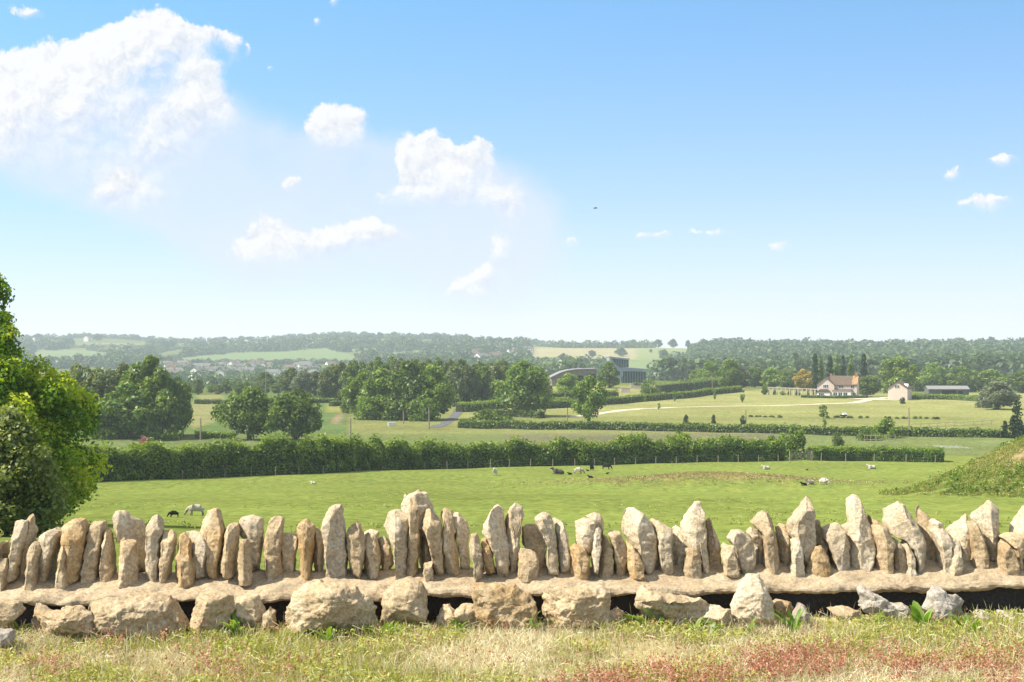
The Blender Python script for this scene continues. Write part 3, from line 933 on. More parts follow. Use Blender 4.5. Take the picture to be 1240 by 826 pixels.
def hedge_core(path, hgt, wid):
    """dark twiggy inside so that no daylight comes through"""
    mb = MB(); P = [Vector((p[0], p[1], 0)) for p in path]
    vs, fs = [], []
    n = len(P)
    for i, p in enumerate(P):
        d = (P[min(i+1, n-1)]-P[max(i-1, 0)]).normalized(); nn = Vector((-d.y, d.x, 0))
        h = hgt(i/(n-1)) if callable(hgt) else hgt
        h = float(np.atleast_1d(h)[0])
        for u, v in ((-.36, 0.0), (-.30, .78), (.30, .78), (.36, 0.0)):
            q = p+nn*(u*wid)
            vs.append((q.x, q.y, H(q.x, q.y)+v*h-(0.1 if v == 0 else 0)))
    for i in range(n-1):
        for k in range(3):
            a = i*4+k
            fs.append((a, a+1, a+5, a+4))
    fs += [(0, 3, 2, 1), ((n-1)*4, (n-1)*4+1, (n-1)*4+2, (n-1)*4+3)]
    return mb.add(vs, fs)
M['twigs'] = simple_mat('twiggy hedge inside', (0.035,0.045,0.018), 0.95, 0.6, 2.5)

def hedge(path, hgt, wid, n, leaf, label, mat, seed, name='field_hedge', **kw):
    t = thing(name, (0, 0, 0), label, 'hedge')
    P = []
    for (x0, y0), (x1, y1) in zip(path[:-1], path[1:]):
        for q in np.linspace(0, 1, 14, endpoint=False):
            P.append((x0+(x1-x0)*q, y0+(y1-y0)*q))
    P.append(path[-1])
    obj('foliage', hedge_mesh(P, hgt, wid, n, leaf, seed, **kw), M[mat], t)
    hedge_core(P, hgt, wid).build('branches', M['twigs'], t)
    return t
def P2(px, Y): return ((px-CX)/F*Y, Y)
near_path = [hit(px, y, 60, 240)[:2] for px, y in ((-160, 593), (60, 585.5), (118, 583), (260, 577.5), (400, 572), (510, 568), (620, 564.5), (800, 560.5), (948, 557.8))]
right_path = [hit(px, y, 60, 245)[:2] for px, y in ((955, 557.6), (1050, 558), (1142, 559))]
GATE = hit(969, 558.2, 60, 245)
def near_h(t):
    t = np.asarray(t, float)
    return 3.55-0.5*np.clip((t-0.45)*2.2, 0, 1)+0.35*np.exp(-((t-0.42)/0.07)**2)+0.25*np.exp(-((t-0.85)/0.05)**2)
hedge(near_path, near_h, 2.6, 74000, 0.36, 'long tall leafy hedge with tufted top along the far side of the sheep field', 'leaf_hedge', 51, tuft=0.22, rough=0.16)
hedge([(right_path[0][0]+3.2, right_path[0][1])]+right_path[1:], 2.05, 2.4, 15000, 0.30, 'lower clipped hedge right of the field gate, ending at the grassy mound', 'leaf_hedge', 52, tuft=0.05, rough=0.06)
for px, Y, w, ty, lab in [(960,GATE[1]+7,42,519,'large bushy shrub standing up behind the hedge by the gate'),
                          (823,GATE[1]+1,44,523,'broad bush rising above the hedge right of its middle'),
                          (932,GATE[1]+4,26,528,'small bush between the two larger ones behind the hedge near the gate')]:
    plant('hedge_bush', 'bush', px, Y, w, ty, 'leaf_hedge', lab, 'bush')

def gpl(pts, d=220): return [gp(a, b, d) for a, b in pts]
FARH = [
 ([(556,518),(640,520),(760,521),(900,524),(1040,527.5),(1212,530)], 1.75, 2.2, 9000, 'leaf_dark', 'long low dark hedge across the valley below the lawn', {}),
 ([(590,504.5),(640,505.5),(657,506.5)], 1.9, 2.5, 1500, 'leaf_dark', 'short dark hedge left of the oak by the track', {}),
 ([(622,497),(680,494),(760,488),(830,482),(896,474.5)], 2.3, 2.6, 7000, 'leaf_mid', 'long sloping hedge along the top of the lawn', {}),
 ([(556,499),(600,495),(640,493.5),(690,491)], 2.6, 3.0, 3000, 'leaf_mid', 'hedge running left behind the light green oak', {}),
 ([(655,486),(700,485),(748,484)], 3.2, 3.0, 2500, 'leaf_dark', 'clipped dark hedge in front of the round stone building', {}),
 ([(797,478),(840,474),(888,468.5)], 4.2, 4.0, 3500, 'leaf_dark', 'thick dark hedge right of the stone terraces', {}),
 ([(556,493),(575,491),(598,489)], 2.4, 2.6, 1000, 'leaf_dark', 'short hedge beside the road at the wood edge', {}),
 ([(1098,483),(1150,484),(1196,487)], 1.8, 2.4, 2600, 'leaf_mid', 'clipped hedge in front of the long low shed', {}),
 ([(970,481.5),(1020,482.5),(1049,482)], 0.9, 1.6, 1400, 'leaf_dark', 'very low hedge along the foot of the farmhouse', {}),
 ([(400,492),(420,491.5)], 1.6, 2.0, 400, 'leaf_dark', 'short hedge left of the central wood', {}),
 ([(236,531),(262,530.5),(285,531)], 1.2, 1.6, 900, 'leaf_mid', 'low hedge between the left clump and the pair of oaks', {}),
 ([(236,489),(300,489.5),(410,488)], 1.5, 1.8, 2200, 'leaf_dark', 'thin hedge across the left field behind the pair of oaks', {}),
]
for i, (pl, hg, wd, n, lf, lab, kw) in enumerate(FARH):
    hedge(gpl(pl), hg, wd, n, 0.42, lab, lf, 60+i, tuft=0.06, rough=0.10)
hedge([on(1106, 640)[:2], on(1180, 650)[:2]], 5.0, 4.0, 2200, 0.6, 'tall clipped hedge behind the long low shed', 'leaf_dark', 81, tuft=0.05, rough=0.06)
# ------------------------------------------------------------------ the stone wall
def D(px):                       # depth of the wall's middle line
    return 7.25+0.5*px/1240.0
def DX(x):                       # the same from a world x
    px = 620.0
    for _ in range(4): px = CX+F*x/D(px)
    return D(px)
ZL, ZT = -1.300, -1.236
wall = thing('stone_wall', (0, DX(0), -1.5), 'long dry stone wall of upright pale limestone slabs set in a sandy mortar bed', 'wall')
WB = Vector(wall.location)

def chaikin(p, r=0.2):
    q = []
    n = len(p)
    for i in range(n):
        a, b = p[i], p[(i+1) % n]
        q += [a*(1-r)+b*r, a*r+b*(1-r)]
    return np.array(q)
def resample(p, n):
    c = np.vstack([p, p[:1]])
    sl = np.linalg.norm(np.diff(c, axis=0), axis=1); cum = np.concatenate([[0], np.cumsum(sl)])
    s = np.linspace(0, cum[-1], n, endpoint=False)
    return np.stack([np.interp(s, cum, c[:, 0]), np.interp(s, cum, c[:, 1])], -1)

def subdiv(V, T):
    e = np.concatenate([T[:, [0, 1]], T[:, [1, 2]], T[:, [2, 0]]])
    es = np.sort(e, 1)
    key = es[:, 0].astype(np.int64)*(len(V)+1)+es[:, 1]
    uq, first, inv = np.unique(key, return_index=True, return_inverse=True)
    mid = (V[es[first, 0]]+V[es[first, 1]])*0.5
    n = len(V); m = len(T)
    ab, bc, ca = inv[:m]+n, inv[m:2*m]+n, inv[2*m:]+n
    a, b, c = T.T
    T2 = np.concatenate([np.stack([a, ab, ca], -1), np.stack([ab, b, bc], -1), np.stack([ca, bc, c], -1), np.stack([ab, bc, ca], -1)])
    return np.vstack([V, mid]), T2

def rock(outline, thick, seed, kl, kr, ridge, inset=0.022, amp=0.012, lean=0.0, nsub=1, n=40, chop=0.35):
    """solid slab from an outline in its own x,z plane: bevelled rings, a two-plane front, broken surface"""
    rng = np.random.default_rng(seed)
    p = np.array(outline, float)
    area = 0.5*np.sum(p[:, 0]*np.roll(p[:, 1], -1)-np.roll(p[:, 0], -1)*p[:, 1])
    if area < 0: p = p[::-1]
    p = chaikin(p, 0.05)
    per = np.linalg.norm(np.roll(p, -1, 0)-p, axis=1)
    st_ = per.sum()/n
    q_ = []
    for a_, b_, l_ in zip(p, np.roll(p, -1, 0), per):
        for t_ in np.linspace(0, 1, max(1, int(round(l_/st_))), endpoint=False): q_.append(a_*(1-t_)+b_*t_)
    p = np.array(q_); n = len(p)
    lo, hi = p.min(0), p.max(0); c = (lo+hi)/2; c[0] = p[:, 0].mean(); c[1] = p[:, 1].mean()
    wd, ht = hi-lo
    def sc(d):
        return np.array([max(0.3, 1-2*d/wd), max(0.4, 1-2*d/ht)])
    rings = [(0.50, sc(inset*2.2)), (0.46, sc(inset*1.0)), (0.32, sc(inset*0.25)), (0.10, sc(0)), (-0.12, sc(0)), (-0.33, sc(inset*0.15)),
             (-0.43, sc(inset*0.55)), (-0.475, sc(inset*1.15))]
    V = []
    for t, s in rings:
        q = c+(p-c)*s
        V.append(np.column_stack([q[:, 0], np.full(n, t*thick), q[:, 1]]))
    s0 = sc(inset*1.15)
    for f in (0.86, 0.71, 0.56, 0.41, 0.27, 0.13):
        q = c+(p-c)*s0*f
        V.append(np.column_stack([q[:, 0], np.full(n, -0.485*thick), q[:, 1]]))
    V = np.vstack(V)
    nr = len(rings)+6
    T = []
    for k in range(nr-1):
        for i in range(n):
            a, b = k*n+i, k*n+(i+1) % n
            T += [(a, a+n, b), (b, a+n, b+n)]
    f0 = len(V); V = np.vstack([V, [[c[0], -0.485*thick, c[1]]], [[c[0], 0.5*thick, c[1]]]])
    T += [((nr-1)*n+i, f0, (nr-1)*n+(i+1) % n) for i in range(n)]
    T += [(i, (i+1) % n, f0+1) for i in range(n)]
    T = np.array(T)
    for _ in range(nsub):
        V, T = subdiv(V, T)
    # two planes meeting along a slanting ridge make the lit and the shaded facet
    xr = lo[0]+ridge*wd+(V[:, 2]-c[1])*rng.normal(0, 0.15)
    fr = V[:, 1] < 0.2*thick
    d = V[:, 0]-xr
    rec = np.minimum(np.where(d < 0, -d*kl, d*kr), 0.62*thick)
    d2 = (V[:, 2]-c[1])-rng.uniform(0.1, 0.4)*ht+d*rng.normal(0, 0.6)
    rec = rec+np.where(d2 > 0, d2*rng.uniform(0.1, 0.7), 0)
    V[:, 1] += np.minimum(rec, 0.75*thick)*np.clip((0.46*thick-V[:, 1])/(0.6*thick), 0, 1)
    # a chopped top that slopes back
    if chop and rng.uniform() < 0.6:
        V[:, 1] += np.clip((V[:, 2]-(hi[1]-0.25*ht))/(0.25*ht), 0, 1)**1.5*chop*thick*0.5*np.clip((0.46*thick-V[:, 1])/(0.6*thick), 0, 1)
    # vertex normals
    fn = np.cross(V[T[:, 1]]-V[T[:, 0]], V[T[:, 2]]-V[T[:, 0]])
    vn = np.zeros_like(V)
    for k in range(3): np.add.at(vn, T[:, k], fn)
    vn /= np.linalg.norm(vn, axis=1)[:, None]+1e-12
    if np.mean(np.sum(vn*(V-V.mean(0)), 1)) < 0:
        T = T[:, ::-1]; vn = -vn
    # chips: flat cuts that leave crisp arrises
    cc = V.mean(0)
    for q in range(9):
        nv = rng.normal(size=3)*np.array([0.75, 0.0, 0.6]); nv[1] = -rng.uniform(0.45, 1.0) if q % 4 else 0.8
        if abs(nv[0])+abs(nv[2]) < 0.25: continue
        nv /= np.linalg.norm(nv)
        dd = (V-cc)@nv
        cut = dd.max()-rng.uniform(0.15, 0.9)*min(wd.min(), thick)*0.26
        V = V-nv*np.maximum(0, dd-cut)[:, None]
    o = np.array([seed*1.7, seed*0.3, seed*2.1])
    a = fbm(V*9+o, 2, 1)*0.38+fbm(V*42+o, 3, 21)*0.34
    st = fbm(V*np.array([14, 14, 34])+o, 3, 4)*0.5
    bill = -np.abs(vnoise(V*16+o, 8))*0.9
    V = V+vn*((a+st+bill)*amp)[:, None]
    V[:, 1] += lean*(V[:, 2]-lo[1])
    return V, T

CROPS = {'A':(0,600),'B':(120,600),'C':(240,600),'D':(360,590),'E':(480,590),'F':(600,590),'G':(720,590),'H':(840,590),'I':(960,590),'J':(1080,590)}
def to_px(crop, pts):
    x0, y0 = CROPS[crop]
    return [(x0+a/4.131, y0+b/4.13) for a, b in pts]
# crop, layer (b back, m middle, f front), colour, outline
CS = [
('A','b','t',[(-6,250),(15,233),(32,238),(35,330),(30,405),(-6,405)]),
('A','f','t',[(-20,325),(18,322),(28,350),(25,472),(-20,475)]),
('A','m','c',[(38,180),(62,132),(120,135),(126,180),(105,330),(85,385),(55,405),(30,392),(20,330)]),
('A','b','t',[(106,130),(128,106),(148,112),(153,150),(168,180),(172,260),(160,400),(95,420),(105,300)]),
('A','f','t',[(108,300),(130,255),(152,240),(175,243),(192,280),(184,335),(180,470),(176,488),(132,492),(122,440),(106,400)]),
('A','m','c',[(172,210),(210,190),(258,170),(288,185),(286,262),(264,312),(245,425),(186,410),(196,340)]),
('A','f','t',[(282,265),(295,238),(305,258),(322,340),(335,410),(330,472),(275,472),(272,400)]),
('A','m','o',[(290,192),(300,155),(335,135),(370,122),(405,128),(428,185),(427,300),(407,385),(350,422),(335,385),(316,295)]),
('A','m','t',[(428,150),(490,144),(500,180),(503,340),(492,458),(430,467),(410,420),(424,300)]),
('B','m','t',[(4,180),(20,188),(45,250),(70,380),(70,430),(40,440),(15,412),(0,330)]),
('B','b','c',[(60,80),(90,73),(120,77),(150,110),(195,130),(215,165),(222,215),(240,290),(235,330),(205,375),(190,370),(165,290),(150,240),(82,235),(50,170),(46,130)]),
('B','f','t',[(62,255),(85,238),(150,232),(165,242),(178,330),(190,497),(95,502),(80,380)]),
('B','m','c',[(222,170),(245,115),(270,107),(290,140),(303,180),(305,418),(270,425),(233,392),(228,250)]),
('B','m','t',[(308,190),(345,180),(375,210),(372,290),(355,360),(345,416),(312,413),(308,300)]),
('B','f','o',[(375,215),(400,206),(440,240),(450,300),(475,380),(472,430),(440,442),(375,432),(365,370)]),
('B','m','c',[(405,205),(430,194),(470,195),(510,204),(540,232),(562,330),(552,372),(500,387),(470,330),(445,270)]),
('C','m','o',[(0,130),(22,93),(75,76),(95,110),(125,200),(122,260),(105,330),(105,397),(58,407),(46,300),(30,235),(-18,192)]),
('C','m','t',[(122,165),(150,148),(185,154),(192,200),(186,362),(150,374),(112,350)]),
('C','b','c',[(190,125),(215,115),(270,104),(320,118),(323,180),(315,280),(308,357),(268,366),(245,235),(195,215)]),
('C','f','t',[(195,225),(240,221),(255,260),(270,402),(260,414),(203,417),(188,350)]),
('C','m','t',[(332,140),(370,109),(410,124),(413,180),(405,260),(428,402),(400,418),(348,428),(322,360),(318,260)]),
('C','b','t',[(408,196),(470,190),(500,215),(490,300),(482,380),(435,384),(420,330),(410,260)]),
('D','m','o',[(-22,212),(5,185),(30,177),(70,205),(76,290),(68,447),(18,457),(5,330)]),
('D','b','t',[(72,215),(100,211),(138,260),(132,340),(125,421),(80,420),(76,300)]),
('D','m','c',[(113,212),(130,160),(150,112),(185,93),(215,95),(228,160),(245,280),(252,432),(180,462),(143,430),(136,300)]),
('D','m','t',[(243,222),(265,193),(290,179),(308,195),(325,240),(345,300),(322,420),(300,450),(268,420),(246,330)]),
('D','b','c',[(330,234),(362,218),(405,227),(412,300),(345,310)]),
('D','m','t',[(338,262),(375,250),(400,290),(418,350),(408,432),(328,442),(328,390),(342,310)]),
('D','b','t',[(398,262),(430,249),(465,290),(486,355),(450,387),(415,372),(408,300)]),
('D','m','c',[(418,218),(440,150),(480,124),(530,130),(558,160),(553,300),(542,455),(518,455),(488,380),(478,320),(440,250)]),
('E','b','c',[(16,122),(40,50),(70,36),(100,27),(150,34),(185,105),(218,165),(200,230),(130,240),(60,230)]),
('E','m','t',[(62,52),(100,27),(116,36),(119,200),(106,392),(96,407),(46,402),(58,230)]),
('E','b','t',[(118,225),(140,218),(156,260),(180,335),(182,380),(112,388),(106,320)]),
('E','f','t',[(134,384),(184,378),(187,432),(134,442)]),
('E','m','t',[(130,112),(165,114),(200,160),(220,170),(238,300),(239,412),(205,417),(190,390),(163,290),(132,200)]),
('E','m','t',[(213,140),(240,120),(275,129),(290,200),(305,300),(323,417),(280,432),(243,412),(230,260)]),
('E','b','c',[(278,140),(300,136),(350,175),(363,210),(361,330),(371,392),(350,402),(323,382),(303,270),(283,190)]),
('E','f','t',[(368,245),(400,239),(415,265),(430,350),(446,402),(436,452),(390,457),(383,380),(363,300)]),
('E','m','o',[(425,270),(450,260),(480,320),(496,387),(450,392),(428,320)]),
('F','m','c',[(-72,230),(-50,175),(-15,105),(15,96),(40,120),(46,200),(76,300),(66,422),(45,432),(13,432),(-4,350),(-35,280)]),
('F','m','c',[(43,190),(70,115),(100,91),(140,114),(143,150),(130,200),(120,300),(106,417),(68,417),(60,290),(48,230)]),
('F','f','t',[(113,320),(130,311),(180,315),(216,360),(219,392),(206,437),(130,442),(110,412)]),
('F','b','t',[(130,200),(150,190),(210,190),(246,250),(256,402),(225,412),(198,340),(150,310),(133,290)]),
('F','m','c',[(200,160),(240,129),(275,144),(290,175),(305,270),(319,412),(280,434),(260,402),(253,280),(213,205)]),
('F','m','c',[(288,175),(305,164),(340,190),(366,240),(376,330),(373,402),(323,410),(308,300)]),
('F','f','o',[(370,305),(400,291),(450,310),(476,370),(471,432),(400,437),(373,410)]),
('F','m','c',[(400,182),(440,158),(490,165),(506,190),(490,340),(470,347),(408,312)]),
('F','b','c',[(438,152),(500,124),(530,135),(546,185),(530,260),(480,260)]),
('G','f','c',[(4,212),(25,199),(40,230),(32,340),(15,400),(-12,397),(-16,340)]),
('G','m','t',[(38,237),(60,260),(92,320),(93,427),(40,432),(18,402),(30,330)]),
('G','m','t',[(66,240),(85,231),(130,232),(150,270),(169,310),(163,412),(104,414),(93,350),(86,300)]),
('G','f','o',[(163,277),(190,290),(250,390),(257,437),(210,443),(173,432),(166,350)]),
('G','m','c',[(147,122),(175,116),(205,117),(255,140),(282,180),(300,210),(312,290),(321,387),(265,400),(238,360),(172,270),(153,250),(147,170)]),
('G','m','c',[(278,170),(300,167),(350,195),(388,210),(388,300),(393,442),(340,452),(323,400),(312,280),(298,200)]),
('G','b','c',[(388,207),(415,197),(440,220),(461,270),(456,320),(436,412),(398,412),(388,330)]),
('H','m','c',[(-57,202),(-35,150),(20,87),(45,84),(61,130),(69,250),(76,417),(45,417),(38,330),(-30,312),(-57,262)]),
('H','f','t',[(-42,312),(0,304),(35,330),(43,442),(10,462),(-47,422)]),
('H','b','t',[(58,172),(80,154),(96,172),(99,200),(126,280),(141,432),(90,432),(73,400),(66,250)]),
('H','f','t',[(133,307),(160,291),(205,298),(229,392),(220,427),(158,430),(143,370)]),
('H','m','c',[(174,262),(195,224),(240,221),(290,260),(313,300),(307,432),(245,442),(226,392),(206,310)]),
('H','b','c',[(260,227),(290,204),(320,214),(371,235),(356,330),(346,412),(313,414),(313,300)]),
('H','m','t',[(308,192),(335,144),(365,131),(400,150),(412,200),(426,300),(427,422),(365,427),(353,400),(352,240),(326,220)]),
('H','b','t',[(416,207),(440,191),(465,197),(470,250),(493,340),(486,397),(428,397),(423,300)]),
('I','f','c',[(3,272),(45,261),(58,310),(56,442),(10,442),(-7,402),(2,330)]),
('I','m','c',[(-27,242),(-8,178),(25,140),(60,110),(92,50),(108,45),(119,140),(113,310),(90,357),(58,380),(38,330),(5,270)]),
('I','b','t',[(113,187),(140,174),(160,240),(186,330),(191,402),(98,402),(110,320)]),
('I','f','o',[(123,307),(160,291),(181,330),(199,402),(196,437),(150,443),(70,404),(78,387)]),
('I','m','c',[(158,217),(185,204),(235,191),(256,210),(283,280),(289,350),(276,412),(215,432),(198,350),(168,260)]),
('I','m','c',[(276,212),(298,190),(310,80),(345,57),(371,65),(386,150),(411,220),(421,290),(406,380),(387,425),(370,452),(310,447),(283,410),(288,300),(281,250)]),
('I','b','t',[(386,140),(430,180),(471,200),(481,240),(471,330),(410,335),(398,220)]),
('I','m','t',[(403,202),(440,187),(471,200),(507,265),(496,310),(492,402),(497,442),(440,424),(403,405),(420,300)]),
('J','m','c',[(-7,127),(30,104),(65,84),(90,100),(130,190),(173,280),(176,432),(150,445),(123,420),(108,320),(70,272),(8,247),(-10,190)]),
('J','m','t',[(3,252),(30,264),(63,310),(66,380),(52,434),(13,432),(-2,380)]),
('J','f','c',[(63,292),(85,268),(106,310),(123,370),(127,472),(100,462),(68,440),(60,380)]),
('J','b','t',[(118,140),(135,107),(160,104),(186,140),(206,230),(241,330),(241,442),(195,447),(176,400),(170,280),(138,190)]),
('J','b','c',[(190,170),(215,161),(241,180),(245,240),(200,240)]),
('J','m','c',[(198,202),(260,204),(301,250),(291,320),(277,417),(245,422),(233,320)]),
('J','b','c',[(298,217),(330,180),(365,134),(383,140),(389,200),(393,407),(348,412),(335,300),(298,262)]),
('J','f','c',[(298,282),(330,267),(356,275),(361,330),(349,457),(298,442),(283,410)]),
('J','m','t',[(390,177),(435,179),(450,210),(466,270),(483,350),(481,422),(460,447),(403,422),(403,330),(390,230)]),
('J','b','c',[(423,162),(450,120),(495,74),(526,90),(541,130),(536,165),(546,210),(551,290),(532,397),(488,402),(478,330),(455,240)]),
('J','f','t',[(548,292),(565,264),(600,300),(629,350),(629,467),(570,472),(543,402)]),
('J','m','t',[(558,257),(590,237),(655,240),(656,320),(636,407),(608,310)]),
('J','b','c',[(598,232),(612,180),(630,140),(661,98),(700,90),(722,240),(690,330),(640,330)]),
('J','m','t',[(652,252),(700,238),(722,402),(658,412)]),
('J','f','c',[(735,300),(760,180),(800,150),(830,300),(835,430),(740,430)]),
('A','m','c',[(-110,210),(-70,150),(-35,170),(-30,300),(-45,430),(-110,430)]),
]
for k_, xo in enumerate([-190, -165, -262, -240, -330, 812, 850, 905, 930, 985, 1010]):
    hh_ = 150+((k_*53) % 90); ww_ = 62+((k_*29) % 30)
    CS.append(('A' if xo < 0 else 'J', 'mbfm'[k_ % 4], 'ctc'[k_ % 3], [(xo, 430-hh_*0.8), (xo+ww_*0.4, 430-hh_), (xo+ww_*0.8, 430-hh_*0.92), (xo+ww_, 340), (xo+ww_*0.9, 432), (xo+4, 430)]))
LAYER = {'b': 0.10, 'm': 0.0, 'f': -0.085}
CMAT = {'c': 'stone_cream', 't': 'stone_tan', 'o': 'stone_ochre', 'g': 'stone_grey'}
CLAB = {30: 'broad pointed slab, the tallest of the crest left of centre', 24: 'tall flat topped pale slab left of centre',
        22: 'narrow rusty orange upright slab', 16: 'big yellowish pointed slab near the left end', 55: 'large pale leaning slab tapering to a sharp top',
        64: 'tall pale slab drawn up to a sharp horn-like point', 68: 'tall thick slab with a narrow square head', 71: 'broad pale slab with a jagged sloping top',
        52: 'wide pale slab leaning left', 80: 'tall slab with a notched right edge near the right end'}
def place_outline(pxs, dep):
    w = []
    for px, py in pxs:
        dd = D(px)+dep
        w.append(((px-CX)/F*dd, -(py-CY)/F*dd))
    return w
rs = random.Random(3)
for i, (crop, lay, cm, pts) in enumerate(CS):
    pxs = to_px(crop, pts)
    # bury the foot in the mortar
    ymax = max(p[1] for p in pxs); ymin = min(p[1] for p in pxs)
    pxs = [(x, y+(9 if y > ymax-12 and ymax > 675 else 0)) for x, y in pxs]
    dep = LAYER[lay]+rs.uniform(-0.015, 0.015)
    pc = sum(p[0] for p in pxs)/len(pxs)
    pxs = [(pc+(a-pc)*1.01, b-0.6) for a, b in pxs]
    w = place_outline(pxs, dep)
    x0 = sum(p[0] for p in w)/len(w); z0 = min(p[1] for p in w)
    wd = max(p[0] for p in w)-min(p[0] for p in w)
    th = {'b': 0.15, 'm': 0.19, 'f': 0.12}[lay]*rs.uniform(0.85, 1.15)
    if rs.random() < 0.75: kl, kr, rg = rs.uniform(1.0, 2.2), rs.uniform(0.0, 0.45), rs.uniform(0.15, 0.55)
    else: kl, kr, rg = rs.uniform(0.1, 0.4), rs.uniform(0.1, 0.4), rs.uniform(0.3, 0.7)
    f = min(1, 0.20/max(wd, 0.05)); kl *= f; kr *= f
    V, T = rock([(a-x0, b-z0) for a, b in w], th, 100+i, kl, kr, rg, inset=min(0.013, wd*0.10), amp=0.0075, lean=rs.uniform(0.08, 0.30) if lay != 'b' else rs.uniform(0.0, 0.12), nsub=1, n=58)
    o = obj('coping_stone', np_mesh('coping_stone', V, T), M[CMAT[cm]], wall)
    o.location = Vector((x0, D(pc)+dep, z0))-WB
    if i in CLAB: o['label'] = CLAB[i]

# mortar bed: a rounded strip running the length of the wall
xs = np.arange(-5.2, 5.4, 0.012)
prof = [(0.24,ZL-0.02),(0.245,ZL+0.03),(0.20,ZT-0.01),(0.11,ZT+0.030),(0.04,ZT+0.030),(-0.03,ZT+0.010),(-0.075,ZT-0.004),(-0.12,ZT-0.016),(-0.165,ZT-0.034),(-0.205,ZL+0.022),
        (-0.222,ZL+0.008),(-0.226,ZL-0.004),(-0.215,ZL-0.014),(-0.18,ZL-0.018),(0.0,ZL-0.02)]
pr = []
for k in range(len(prof)):
    a, b = prof[k], prof[(k+1) % len(prof)]
    for t in (0, 0.2, 0.4, 0.6, 0.8): pr.append((a[0]*(1-t)+b[0]*t, a[1]*(1-t)+b[1]*t))
pr = np.array(pr); npf = len(pr)
dx = np.array([DX(x) for x in xs])
V = np.zeros((len(xs), npf, 3))
V[:, :, 0] = xs[:, None]; V[:, :, 1] = dx[:, None]+pr[None, :, 0]; V[:, :, 2] = pr[None, :, 1]
V = V.reshape(-1, 3)
q1 = np.stack([V[:, 0]*3.0, V[:, 1]*3, V[:, 2]*3], -1)
front = np.clip((0.02-np.tile(pr[:, 0], len(xs)))/0.12, 0, 1)
V[:, 2] += fbm(q1*1.5, 4, 2)*0.011*(0.4+front)+fbm(q1*6, 4, 12)*0.006
V[:, 1] += -(fbm(q1*2.2+9, 4, 22)*0.020+fbm(q1*9, 3, 23)*0.006)*front
i0 = (np.arange(len(xs)-1)[:, None]*npf+np.arange(npf)[None, :])
i1 = (np.arange(len(xs)-1)[:, None]*npf+(np.arange(npf)[None, :]+1) % npf)
Fq = np.stack([i0.ravel(), i1.ravel(), (i1+npf).ravel(), (i0+npf).ravel()], -1)
obj('mortar_bed', np_mesh('mortar_bed', V-np.array(WB), Fq), M['mortar'], wall)
# body below the bed and the black membrane hanging in front of it
def strip(v0, v1, z0, z1, amp, seed):
    xs2 = np.arange(-5.15, 5.35, 0.05); m = MB(); vs = []; fs = []
    for k, x in enumerate(xs2):
        yy = DX(x); j = amp*math.sin(x*7+seed)*math.sin(x*2.3)
        vs += [(x-WB.x, yy+v0+j-WB.y, z0-WB.z), (x-WB.x, yy+v0+j*0.4-WB.y, z1-WB.z), (x-WB.x, yy+v1-WB.y, z1-WB.z), (x-WB.x, yy+v1-WB.y, z0-WB.z)]
        if k:
            b = (k-1)*4
            for q in range(4): fs.append((b+q, b+(q+1) % 4, b+4+(q+1) % 4, b+4+q))
    n4 = (len(xs2)-1)*4
    fs += [(3, 2, 1, 0), (n4, n4+1, n4+2, n4+3)]
    return m.add(vs, fs)
strip(-0.150, 0.20, -2.1, ZL-0.004, 0.0, 0).build('wall_body', M['stone_tan'], wall)
strip(-0.168, -0.154, -1.62, ZL-0.006, 0.004, 1).build('membrane', M['membrane'], wall)

